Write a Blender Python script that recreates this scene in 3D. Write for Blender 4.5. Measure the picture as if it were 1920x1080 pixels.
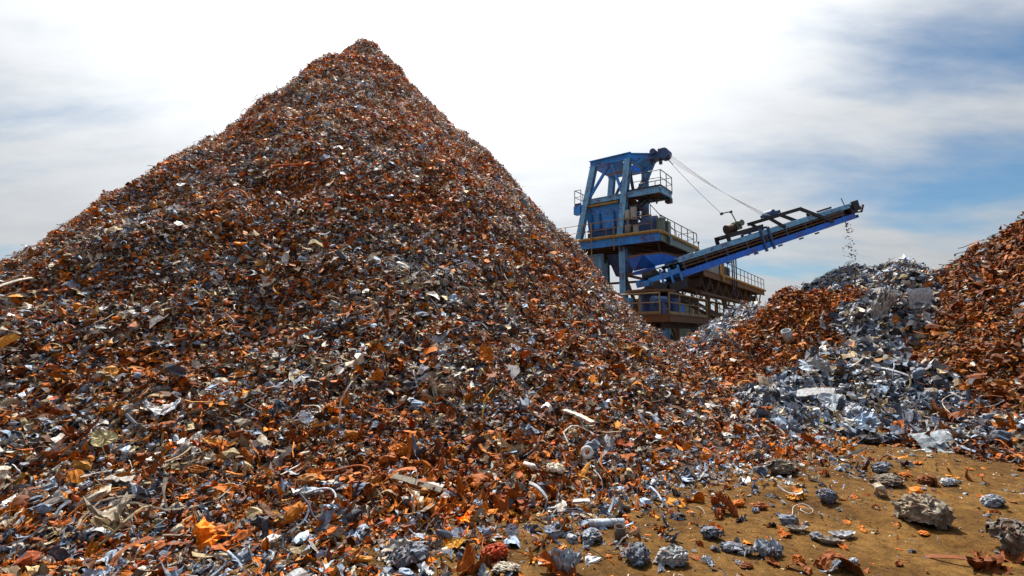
import bpy, bmesh, math, random
import numpy as np
from math import sin, cos, pi, radians, atan2, sqrt
from mathutils import Vector

sc = bpy.context.scene
for o in list(bpy.data.objects):
    bpy.data.objects.remove(o)
C = sc.collection
RNG = np.random.default_rng(7)

# ------------------------------------------------------------------ camera
F_PX, PITCH, EYE = 933.0, radians(5.5), 1.6          # focal length in pixels of a 1920 px frame
cam = bpy.data.cameras.new('camera'); camo = bpy.data.objects.new('camera', cam); C.objects.link(camo)
cam.lens = F_PX / 1920 * 36; cam.sensor_width = 36; cam.clip_end = 3000; cam.clip_start = 0.05
camo.location = (0, 0, EYE); camo.rotation_euler = (pi/2 + PITCH, 0, 0)
sc.camera = camo
sc.render.resolution_x, sc.render.resolution_y = 1024, 576

# ------------------------------------------------------------------ light
SUN_AZ, SUN_EL = radians(-10), radians(58)            # azimuth measured from +Y towards +X
SUN = Vector((sin(SUN_AZ)*cos(SUN_EL), cos(SUN_AZ)*cos(SUN_EL), sin(SUN_EL)))
sl = bpy.data.lights.new('sun', 'SUN'); sl.energy = 5.0; sl.angle = radians(0.9); sl.color = (1, .93, .82)
so = bpy.data.objects.new('sun', sl); C.objects.link(so); so.location = (0, 0, 60)
so.rotation_euler = SUN.to_track_quat('Z', 'Y').to_euler()

w = bpy.data.worlds.new('World'); sc.world = w; w.use_nodes = True
nt = w.node_tree; nt.nodes.clear()
def N(t, **k):
    n = nt.nodes.new(t)
    for a, b in k.items(): setattr(n, a, b)
    return n
def L(a, b): nt.links.new(a, b)
def M_(op, a, b=None, clamp=False):
    n = N('ShaderNodeMath', operation=op, use_clamp=clamp)
    for i, v in enumerate((a, b)):
        if v is None: continue
        if isinstance(v, (int, float)): n.inputs[i].default_value = v
        else: L(v, n.inputs[i])
    return n.outputs[0]
out = N('ShaderNodeOutputWorld'); bg = N('ShaderNodeBackground'); L(bg.outputs[0], out.inputs[0])
sky = N('ShaderNodeTexSky', sky_type='NISHITA', sun_disc=False, sun_elevation=SUN_EL, sun_rotation=SUN_AZ,
        altitude=100, air_density=1.0, dust_density=0.6, ozone_density=0.7)
tc = N('ShaderNodeTexCoord')
nrm = N('ShaderNodeVectorMath', operation='NORMALIZE'); L(tc.outputs['Generated'], nrm.inputs[0])
dt = N('ShaderNodeVectorMath', operation='DOT_PRODUCT'); L(nrm.outputs[0], dt.inputs[0]); dt.inputs[1].default_value = SUN
sep = N('ShaderNodeSeparateXYZ'); L(nrm.outputs[0], sep.inputs[0])
zz = M_('ADD', M_('MAXIMUM', sep.outputs['Z'], 0.0), 0.22)
com = N('ShaderNodeCombineXYZ')
L(M_('DIVIDE', sep.outputs['X'], zz), com.inputs[0]); L(M_('DIVIDE', sep.outputs['Y'], zz), com.inputs[1])
mp = N('ShaderNodeMapping'); L(com.outputs[0], mp.inputs[0])
mp.inputs['Scale'].default_value = (0.6, 1.25, 1); mp.inputs['Rotation'].default_value = (0, 0, radians(12))
mp.inputs['Location'].default_value = (21.3, 7.7, 0)
n1 = N('ShaderNodeTexNoise'); L(mp.outputs[0], n1.inputs['Vector'])
n1.inputs['Scale'].default_value = 1.5; n1.inputs['Detail'].default_value = 6; n1.inputs['Roughness'].default_value = .46
n1.inputs['Distortion'].default_value = .5
n2 = N('ShaderNodeTexNoise'); L(mp.outputs[0], n2.inputs['Vector'])
n2.inputs['Scale'].default_value = 6; n2.inputs['Detail'].default_value = 6; n2.inputs['Roughness'].default_value = .6
sd = M_('MAXIMUM', dt.outputs['Value'], 0.0)
lobe1 = M_('POWER', sd, 4.2); lobe2 = M_('POWER', sd, 60.0)
cov = M_('ADD', n1.outputs[0], M_('MULTIPLY', n2.outputs[0], 0.20))
cov = M_('ADD', M_('ADD', cov, M_('MULTIPLY', lobe1, 1.05)), M_('MULTIPLY', M_('MAXIMUM', M_('SUBTRACT', 0.22, sep.outputs['Z']), 0.0), 0.9))
mr = N('ShaderNodeMapRange', interpolation_type='SMOOTHSTEP'); L(cov, mr.inputs[0])
mr.inputs[1].default_value = 0.47; mr.inputs[2].default_value = 0.83; mr.inputs[3].default_value = .06; mr.inputs[4].default_value = .97
# thin cloud lit from behind: bright towards the sun, grey away from it
lum = M_('ADD', M_('ADD', 5.8, M_('MULTIPLY', lobe1, 19.0)), M_('MULTIPLY', lobe2, 16.0))
lum = M_('MULTIPLY', lum, M_('ADD', 0.86, M_('MULTIPLY', n2.outputs[0], 0.28)))
ccol = N('ShaderNodeMix', data_type='RGBA', blend_type='MULTIPLY'); ccol.inputs[0].default_value = 1
ccol.inputs[6].default_value = (.97, 1.0, 1.03, 1); L(lum, ccol.inputs[7])
mix = N('ShaderNodeMix', data_type='RGBA'); L(mr.outputs[0], mix.inputs[0]); tint = N('ShaderNodeMix', data_type='RGBA', blend_type='MULTIPLY'); tint.inputs[0].default_value = 1; L(sky.outputs[0], tint.inputs[6]); tint.inputs[7].default_value = (.60, .93, 1.10, 1); L(tint.outputs[2], mix.inputs[6]); L(ccol.outputs[2], mix.inputs[7])
L(mix.outputs[2], bg.inputs[0]); bg.inputs[1].default_value = 0.05
vs = sc.view_settings
sc.display_settings.display_device = 'sRGB'
vs.view_transform = 'Standard'; vs.look = 'None'; vs.exposure = 0.82; vs.gamma = 1
sc.cycles.max_bounces = 5; sc.cycles.diffuse_bounces = 2; sc.cycles.glossy_bounces = 2

# ------------------------------------------------------------------ pixel -> place
def ray(px, py):
    a, b = (px-960)/F_PX, (540-py)/F_PX
    return np.array([a, cos(PITCH) - b*sin(PITCH), sin(PITCH) + b*cos(PITCH)])
def W(px, py, Y):
    d = ray(px, py); t = Y/d[1]
    return np.array([d[0]*t, Y, EYE + d[2]*t])

# ------------------------------------------------------------------ noise
def _h(ix, iy, iz, s):
    n = (ix*374761393 + iy*668265263 + iz*2147483647*7 + s*974634539) & 0xffffffff
    n = ((n ^ (n >> 13))*1274126177) & 0xffffffff
    n = ((n ^ (n >> 15))*2246822519) & 0xffffffff
    return ((n ^ (n >> 16)) & 0xffff)/65535.0
def vnoise(x, y, z=0.0, s=0):
    x, y, z = np.broadcast_arrays(np.asarray(x, float), np.asarray(y, float), np.asarray(z, float))
    ix, iy, iz = np.floor(x).astype(np.int64), np.floor(y).astype(np.int64), np.floor(z).astype(np.int64)
    fx, fy, fz = x-ix, y-iy, z-iz
    fx, fy, fz = fx*fx*(3-2*fx), fy*fy*(3-2*fy), fz*fz*(3-2*fz)
    r = 0
    for a in (0, 1):
        for b in (0, 1):
            for c in (0, 1):
                r = r + _h(ix+a, iy+b, iz+c, s)*(fx if a else 1-fx)*(fy if b else 1-fy)*(fz if c else 1-fz)
    return r
def fbm(x, y, z=0.0, s=0, o=4):
    r, a, f, t = 0, 1.0, 1.0, 0
    for i in range(o):
        r = r + a*vnoise(np.asarray(x)*f, np.asarray(y)*f, np.asarray(z)*f, s+i*17); t += a; a *= .5; f *= 2.03
    return r/t - .5                                   # about -0.35 .. 0.35

# ------------------------------------------------------------------ materials
def mat(name, build):
    m = bpy.data.materials.new(name); m.use_nodes = True
    t = m.node_tree; b = t.nodes['Principled BSDF']
    build(t, b); return m
def node(t, k, **kw):
    n = t.nodes.new(k)
    for a, v in kw.items(): setattr(n, a, v)
    return n
def noise(t, scale, detail=4, rough=.6, coord='Object', dist=0, vec=None):
    n = node(t, 'ShaderNodeTexNoise')
    n.inputs['Scale'].default_value = scale; n.inputs['Detail'].default_value = detail
    n.inputs['Roughness'].default_value = rough; n.inputs['Distortion'].default_value = dist
    if vec is None: vec = node(t, 'ShaderNodeTexCoord').outputs[coord]
    t.links.new(vec, n.inputs['Vector']); return n.outputs[0]
def ramp(t, src, stops):
    r = node(t, 'ShaderNodeValToRGB'); t.links.new(src, r.inputs[0]); e = r.color_ramp.elements
    while len(e) < len(stops): e.new(.5)
    for k, (p, c) in enumerate(stops):
        e[k].position = p; e[k].color = (c if len(c) == 4 else (*c, 1))
    return r.outputs[0]
def mixc(t, f, a, b, mode='MIX'):
    m = node(t, 'ShaderNodeMix', data_type='RGBA', blend_type=mode)
    for i, v in ((0, f), (6, a), (7, b)):
        if isinstance(v, (int, float)): m.inputs[i].default_value = v
        elif isinstance(v, tuple): m.inputs[i].default_value = (*v, 1)[:4]
        else: t.links.new(v, m.inputs[i])
    return m.outputs[2]
def bump(t, b, src, strength=.4, dist=.02):
    n = node(t, 'ShaderNodeBump'); n.inputs['Strength'].default_value = strength; n.inputs['Distance'].default_value = dist
    t.links.new(src, n.inputs['Height']); t.links.new(n.outputs[0], b.inputs['Normal'])

def _scrap(t, b):
    at = node(t, 'ShaderNodeAttribute', attribute_name='col')
    n = noise(t, 14, 5, .7); n2 = noise(t, 46, 3, .6)
    f = ramp(t, n, [(.46, (0, 0, 0)), (.60, (.55, .55, .55))])
    rc = mixc(t, n2, (.26, .068, .006), (.11, .042, .014))
    c = mixc(t, f, at.outputs['Color'], mixc(t, .62, mixc(t, 1.0, at.outputs['Color'], (.55, .38, .26), 'MULTIPLY'), rc))
    d = ramp(t, n2, [(.3, (.55, .55, .55)), (.7, (1.25, 1.25, 1.25))])
    c = mixc(t, 1.0, c, d, 'MULTIPLY')
    t.links.new(c, b.inputs['Base Color'])
    b.inputs['Roughness'].default_value = .68; b.inputs['Specular IOR Level'].default_value = .22
    ml = node(t, 'ShaderNodeMath', operation='MULTIPLY'); ml.inputs[1].default_value = .45; t.links.new(at.outputs['Alpha'], ml.inputs[0]); t.links.new(ml.outputs[0], b.inputs['Metallic'])
M_SCRAP = mat('shredded_scrap', _scrap)
def _core(t, b):
    n = noise(t, 9, 6, .75); n2 = noise(t, 1.2, 3)
    c = ramp(t, n, [(.3, (.010, .007, .006)), (.48, (.055, .028, .015)), (.6, (.12, .045, .014)), (.75, (.09, .088, .09))])
    t.links.new(c, b.inputs['Base Color']); b.inputs['Roughness'].default_value = .9
    bump(t, b, n, .9, .08)
M_CORE = mat('heap_core', _core)
def _sand(t, b):
    n = noise(t, 1.1, 6, .65); n2 = noise(t, 60, 4, .7); n3 = noise(t, 9, 5, .7); n4 = noise(t, 230, 2, .7)
    c = ramp(t, n, [(.3, (.056, .029, .010)), (.5, (.132, .070, .020)), (.7, (.19, .108, .034))])
    c = mixc(t, 1.0, c, ramp(t, n3, [(.32, (.45, .42, .38)), (.62, (1.15, 1.12, 1.06))]), 'MULTIPLY')
    c = mixc(t, 1.0, c, ramp(t, n2, [(.30, (.55, .5, .45)), (.5, (1, 1, 1)), (.72, (1.35, 1.3, 1.2))]), 'MULTIPLY')
    t.links.new(c, b.inputs['Base Color']); b.inputs['Roughness'].default_value = .95; b.inputs['Specular IOR Level'].default_value = .1
    a = node(t, 'ShaderNodeMath', operation='ADD'); t.links.new(n2, a.inputs[0]); t.links.new(n4, a.inputs[1])
    bump(t, b, a.outputs[0], .75, .012)
M_SAND = mat('packed_sand', _sand)

# ------------------------------------------------------------------ object helpers
def tag(o, label=None, cat=None, group=None, kind=None):
    if label: o['label'] = label
    if cat: o['category'] = cat
    if group: o['group'] = group
    if kind: o['kind'] = kind
    return o
def mesh_np(name, V, T, mtl, parent=None, col=None, flat=True, loc=(0, 0, 0)):
    me = bpy.data.meshes.new(name)
    V = np.asarray(V, np.float32); T = np.asarray(T, np.int32)
    me.vertices.add(len(V)); me.vertices.foreach_set('co', V.ravel())
    k = T.shape[1]
    me.loops.add(T.size); me.loops.foreach_set('vertex_index', T.ravel())
    me.polygons.add(len(T)); me.polygons.foreach_set('loop_start', np.arange(0, T.size, k, dtype=np.int32))
    me.update(calc_edges=True)
    if col is not None:
        a = me.attributes.new('col', 'FLOAT_COLOR', 'POINT'); a.data.foreach_set('color', np.asarray(col, np.float32).ravel())
    if flat: me.shade_flat()
    me.materials.append(mtl)
    o = bpy.data.objects.new(name, me); C.objects.link(o); o.location = loc
    if parent: o.parent = parent
    return o
def empty(name, loc=(0, 0, 0), rz=0):
    o = bpy.data.objects.new(name, None); C.objects.link(o); o.location = loc; o.rotation_euler = (0, 0, rz)
    o.empty_display_size = .3
    return o
# ================================================================== ground
def ground_z(x, y):
    x, y = np.asarray(x, float), np.asarray(y, float)
    z = 0.05*fbm(x*.35, y*.35, 0, 91, 3) + .012*fbm(x*2.3, y*2.3, 0, 95, 2)
    q = (x-5.8)*.862 + (y-2.0)*.507 + .12*np.sin(y*.6); a = (y-2.0)*.862 - (x-5.8)*.507      # a pair of wheel ruts
    for c in (-1.0, .75):
        e = np.abs(q-c); z = z - .032*np.exp(-(e/.14)**4)*(.75+.25*np.sign(np.sin(a*26+7*e))) + .014*np.exp(-((e-.22)/.07)**2)
    return z
def build_ground():
    xs = np.concatenate([[-900, -300, -100], np.linspace(-40, -2, 77), np.arange(-1.9, 12, .055), np.linspace(12.5, 60, 96), [120, 300, 900]])
    ys = np.concatenate([[-300, -60], np.linspace(-10, 2, 25), np.arange(2.1, 10, .055), np.linspace(10.5, 60, 100), [120, 400, 1500]])
    X, Y = np.meshgrid(xs, ys); Z = ground_z(X, Y)
    V = np.stack([X, Y, Z], -1).reshape(-1, 3); nx = len(xs); ny = len(ys)
    i = np.arange(nx*ny).reshape(ny, nx)
    Q = np.stack([i[:-1, :-1], i[:-1, 1:], i[1:, 1:], i[1:, :-1]], -1).reshape(-1, 4)
    o = mesh_np('ground', V, Q, M_SAND, flat=False)
    tag(o, kind='structure'); return o
build_ground()

# ================================================================== heaps as height fields
class Heap:
    def __init__(s, name, peaks, soft, **k):
        s.name, s.peaks, s.soft, s.k = name, peaks, soft, k
        s.seed = k.get('seed', 1)
    def h(s, x, y):
        b = -99
        for (px, py, H, kk) in s.peaks:
            dx, dy = x-px, y-py
            r = np.sqrt(dx*dx + dy*dy + .04)
            th = np.arctan2(dy, dx)
            wob = 1 + s.k.get('wob', .10)*fbm(2.2*np.cos(th)+5, 2.2*np.sin(th)+5, r*.10, s.seed, 3)*np.clip(r/3, 0, 1)
            q = s.k.get('steep')
            if q: sm = lambda t: np.clip(t, 0, 1)**2*(3-2*np.clip(t, 0, 1)); c_ = dx/(r+.3); wob = wob*(1 + q[0]*sm((-c_-.1)/.8) + q[1]*sm((c_-.45)/.45))
            b = np.maximum(b, H - kk*r*wob)
        z = s.soft*np.logaddexp(0, b/s.soft) - s.k.get('base', .05)
        amp = np.clip(z, 0, 1)
        z = z + amp*s.k.get('amp', .5)*fbm(x*.9, y*.9, 0, s.seed+3, 4) + np.clip(z*2, 0, 1)*s.k.get('amp2', .22)*fbm(x*3.2, y*3.2, 0, s.seed+9, 2)
        if s.k.get('slump'): z = z + np.clip(z/4, 0, 1)*s.k['slump']*fbm(x*.28, y*.28, z*.2, s.seed+31, 2)
        return z

pA = W(686, 58, 23.0)
def pk(px, py, Y, k): p = W(px, py, Y); return (p[0], p[1], p[2], k)
A = Heap('scrap_heap', [(pA[0], pA[1], pA[2], 1.0), pk(650, 98, 22.6, 1.0), pk(725, 100, 22.8, 1.0), pk(572, 150, 22.8, .98), pk(398, 250, 23.0, .98), pk(250, 352, 22.0, .95), pk(856, 232, 22.4, 1.02), pk(925, 300, 22, 1.03)], 1.5, seed=11, wob=.16, steep=(.30, .17), slump=1.25, base=.13, amp=.8, amp2=.36)
B = Heap('scrap_heap', [pk(1485, 527, 14.5, 1.0), pk(1590, 528, 15.0, .95), pk(1535, 524, 14.8, .95), pk(1490, 630, 12.6, .85)], .5, seed=23, amp=.6)
Cg = Heap('scrap_heap', [pk(1690, 515, 13.6, .74), pk(1625, 632, 10.8, .64), pk(1755, 563, 12.4, .76)], .45, seed=37, amp=.9, amp2=.4)
D = Heap('scrap_heap', [pk(1596, 492, 30.0, .60), pk(1690, 486, 29.0, .60)], .6, seed=41, amp=.9, amp2=.5)
E = Heap('scrap_heap', [pk(2170, 262, 12.0, .72), pk(1930, 690, 9.2, .5)], .5, seed=53, amp=.6)
Fh = Heap('scrap_heap', [pk(1412, 556, 20.0, .7), pk(1352, 622, 18.5, .72)], .5, seed=61, amp=.8, amp2=.4)
HEAPS = [A, B, Cg, D, E, Fh]
def top(x, y):
    z = ground_z(x, y)
    for h in HEAPS: z = np.maximum(z, h.h(x, y))
    return z
def drop(px, py, tmax=45.0):
    """where the sight line through a pixel of the photograph meets the ground or a heap"""
    d = ray(px, py); t = np.arange(1.5, tmax, .12)
    P = np.array([0, 0, EYE]) + t[:, None]*d
    below = np.nonzero(P[:, 2] < top(P[:, 0], P[:, 1]))[0]
    if not len(below): return P[-1]
    t = np.arange(t[below[0]]-.13, t[below[0]]+.01, .01)
    P = np.array([0, 0, EYE]) + t[:, None]*d
    below = np.nonzero(P[:, 2] < top(P[:, 0], P[:, 1]))[0]
    return P[below[0]] if len(below) else P[-1]

# ================================================================== scrap piece shapes (unit length)
def grid_tris(nx, ny):
    i = np.arange((nx+1)*(ny+1)).reshape(ny+1, nx+1)
    a, b, c, d = i[:-1, :-1].ravel(), i[:-1, 1:].ravel(), i[1:, 1:].ravel(), i[1:, :-1].ravel()
    return np.concatenate([np.stack([a, b, c], 1), np.stack([a, c, d], 1)])
def sheet(r, nx, ny, asp=.6, crum=.16, bend=1.0):
    u, v = np.meshgrid(np.linspace(-.5, .5, nx+1), np.linspace(-.5, .5, ny+1))
    th = np.arctan2(v, u); q = r.uniform(0, 6.3, 3)
    s = 1 + .25*np.sin(2*th+q[0]) + .18*np.sin(3*th+q[1]) + .1*np.sin(5*th+q[2])
    x = u*s; y = v*asp*s + .04*r.normal(size=u.shape)
    x = x + .03*r.normal(size=u.shape)
    z = np.zeros_like(x)
    for _ in range(3):
        a = r.uniform(0, 6.3); o = r.uniform(-.3, .3)
        z += crum*r.uniform(.3, 1)*np.abs(x*cos(a) + y*sin(a) - o)*r.choice([-1, 1])*1.6
    z += crum*.35*r.normal(size=x.shape)
    k = bend*r.uniform(-1.6, 1.6); z = z + k*(x*x) + bend*r.uniform(-1.2, 1.2)*y*y*2
    V = np.stack([x, y, z - z.mean()], -1).reshape(-1, 3)
    return V, grid_tris(nx, ny)
def curl(r, nx, ny, wid=.25, turn=2.5):
    u, v = np.meshgrid(np.linspace(0, 1, nx+1), np.linspace(-.5, .5, ny+1))
    k = turn*r.uniform(.4, 1.0)*r.choice([-1, 1]); rad = 1/max(abs(k), .3)*.5
    a = (u-.5)*k*2
    x = rad*np.sin(a); z = rad*(1-np.cos(a))*np.sign(k)
    y = v*wid*(1 + .4*np.sin(u*5+r.uniform(0, 6))) + .10*r.normal()*(u-.5) + r.uniform(-.25, .25)*np.sin(u*3)
    x += .02*r.normal(size=x.shape); z += .025*r.normal(size=x.shape)
    V = np.stack([x, y, z-z.mean()], -1).reshape(-1, 3)
    return V, grid_tris(nx, ny)
_ico = {}
def ico(sub):
    if sub not in _ico:
        bm = bmesh.new(); bmesh.ops.create_icosphere(bm, subdivisions=sub, radius=.5)
        bm.verts.index_update()
        _ico[sub] = (np.array([v.co[:] for v in bm.verts]), np.array([[v.index for v in f.verts] for f in bm.faces])); bm.free()
    return _ico[sub]
def lump(r, sub=2, asp=(1, .8, .65), crum=.5):
    V, T = ico(sub); s = int(r.integers(1, 9999)); n = V*2
    a = fbm(n[:, 0]*1.6+9, n[:, 1]*1.6+9, n[:, 2]*1.6+9, s, 3)
    b = np.abs(fbm(n[:, 0]*2.4+3, n[:, 1]*2.4+3, n[:, 2]*2.4+3, s+5, 3))
    c = np.abs(fbm(n[:, 0]*1.3+7, n[:, 1]*1.3+3, n[:, 2]*1.3+5, s+50, 2))
    V = V*(.82 + crum*(a*1.1 + b*1.9 - c*1.8))[:, None]
    w_ = np.stack([fbm(n[:, 0]*2+k*11, n[:, 1]*2, n[:, 2]*2, s+70+k, 2) for k in range(3)], 1)
    V = V + w_*.28*crum*2
    return V*np.array(asp), T
def wire(r, seg=8, rad=.02, sides=3, curlv=1.0, pts=None):
    if pts is None:
        d = np.array([1.0, 0, 0]); p = np.zeros(3); P = [p.copy()]
        ax = r.normal(size=3); ax /= np.linalg.norm(ax)
        w0 = r.uniform(.1, 1.0)*curlv*4.0/seg
        for i in range(seg):
            d = d + np.cross(ax, d)*w0 + r.normal(size=3)*.25*curlv; d /= np.linalg.norm(d)
            p = p + d/seg; P.append(p.copy())
        P = np.array(P); P -= P.mean(0); P[:, 2] *= .5
        P /= max(np.ptp(P, axis=0).max(), .3)
    else: P = np.asarray(pts, float)
    t = np.gradient(P, axis=0); t /= np.linalg.norm(t, axis=1)[:, None] + 1e-9
    up = np.array([.13, .21, .97]); n = np.cross(t, up); n /= np.linalg.norm(n, axis=1)[:, None] + 1e-9
    b = np.cross(t, n); m = len(P)
    an = np.arange(sides)*2*pi/sides
    V = (P[:, None] + rad*(np.cos(an)[None, :, None]*n[:, None] + np.sin(an)[None, :, None]*b[:, None])).reshape(-1, 3)
    T = []
    for i in range(m-1):
        for j in range(sides):
            a0, a1 = i*sides+j, i*sides+(j+1) % sides
            T += [[a0, a1, a1+sides], [a0, a1+sides, a0+sides]]
    for j in range(1, sides-1):
        T += [[0, j+1, j], [(m-1)*sides, (m-1)*sides+j, (m-1)*sides+j+1]]
    return V, np.array(T)
def pipe(r, sides=8, rad=.11, hole=.8, L_=1.0):
    an = np.arange(sides)*2*pi/sides; V = []
    for (x, q) in ((-.5*L_, rad), (.5*L_, rad), (.5*L_, rad*hole), (-.5*L_, rad*hole)):
        V += [[x, q*cos(a), q*sin(a)] for a in an]
    T = []
    for k in range(4):
        for j in range(sides):
            a, b = k*sides+j, k*sides+(j+1) % sides; c, d = ((k+1) % 4)*sides+(j+1) % sides, ((k+1) % 4)*sides+j
            T += [[a, b, c], [a, c, d]]
    return np.array(V), np.array(T)
def ring(r, n=12, ro=.5, ri=.25, th=.1):
    V, T = pipe(r, n, ro, ri/ro, th); return V[:, [1, 2, 0]], T

def protos(lod):
    r = np.random.default_rng(100+lod); P = []
    def add(kind, n, f):
        for _ in range(n): P.append((kind, *f()))
    if lod == 0:
        add('sheet', 18, lambda: sheet(r, 7, 6, r.uniform(.4, .9), .26, .9))
        add('shard', 10, lambda: sheet(r, 5, 4, r.uniform(.28, .6), .30, .8))
        add('curl', 10, lambda: curl(r, 9, 3, r.uniform(.2, .55), r.uniform(1, 3.4)))
        add('strip', 6, lambda: curl(r, 6, 1, r.uniform(.06, .16), r.uniform(.3, 1.6)))
        add('lump', 12, lambda: lump(r, 2, (1, r.uniform(.6, .9), r.uniform(.45, .8)), .6))
        add('wire', 6, lambda: wire(r, 9, r.uniform(.012, .028), 4))
        add('pipe', 2, lambda: pipe(r, 8, r.uniform(.06, .16)))
        add('ring', 1, lambda: ring(r))
    elif lod == 1:
        add('sheet', 12, lambda: sheet(r, 3, 3, r.uniform(.45, .9), .26, .7))
        add('shard', 8, lambda: sheet(r, 2, 2, r.uniform(.3, .6), .3, .5))
        add('curl', 6, lambda: curl(r, 5, 1, r.uniform(.2, .5), r.uniform(1, 3)))
        add('strip', 6, lambda: curl(r, 4, 1, r.uniform(.07, .18), r.uniform(.3, 1.4)))
        add('lump', 6, lambda: lump(r, 1, (1, .75, .6), .6))
        add('wire', 4, lambda: wire(r, 6, .02, 3))
        add('pipe', 1, lambda: pipe(r, 6, .1))
    else:
        add('sheet', 10, lambda: sheet(r, 2, 2, r.uniform(.45, .9), .32, .7))
        add('shard', 8, lambda: sheet(r, 2, 1, r.uniform(.3, .6), .3, .6))
        add('curl', 6, lambda: curl(r, 4, 1, r.uniform(.2, .5), r.uniform(1, 3)))
        add('strip', 6, lambda: curl(r, 3, 1, r.uniform(.08, .2), r.uniform(.3, 1.4)))
        add('lump', 4, lambda: lump(r, 1, (1, .75, .6), .6))
        add('wire', 2, lambda: wire(r, 4, .025, 3))
    return P
PROTO = [protos(0), protos(1), protos(2)]
KW = dict(sheet=.16, shard=.15, curl=.21, strip=.22, lump=.13, wire=.12, pipe=.01, ring=.002)

# palettes: (r, g, b, metallic, weight)
RUST = [(.54, .140, .004, 0, 3), (.40, .095, .004, 0, 3), (.22, .052, .006, 0, 2.4), (.080, .028, .010, 0, 2.4), (.46, .20, .025, 0, 1.3), (.52, .165, .008, 0, 2), (.38, .06, .005, 0, .8)]
GREY = [(.23, .31, .42, .35, 3), (.14, .20, .285, .3, 3), (.07, .10, .145, .2, 2), (.37, .46, .57, .3, 2), (.30, .29, .27, .1, 1.6), (.56, .59, .63, .2, 1.1), (.20, .16, .12, 0, 1.5)]
PALE = [(.52, .46, .36, 0, 2), (.66, .64, .60, 0, 1.5), (.34, .27, .17, 0, 2), (.44, .36, .20, 0, 1)]
def pick(pal, n, r):
    w_ = np.array([p[4] for p in pal], float); i = r.choice(len(pal), n, p=w_/w_.sum())
    return np.array([p[:4] for p in pal])[i]

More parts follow.
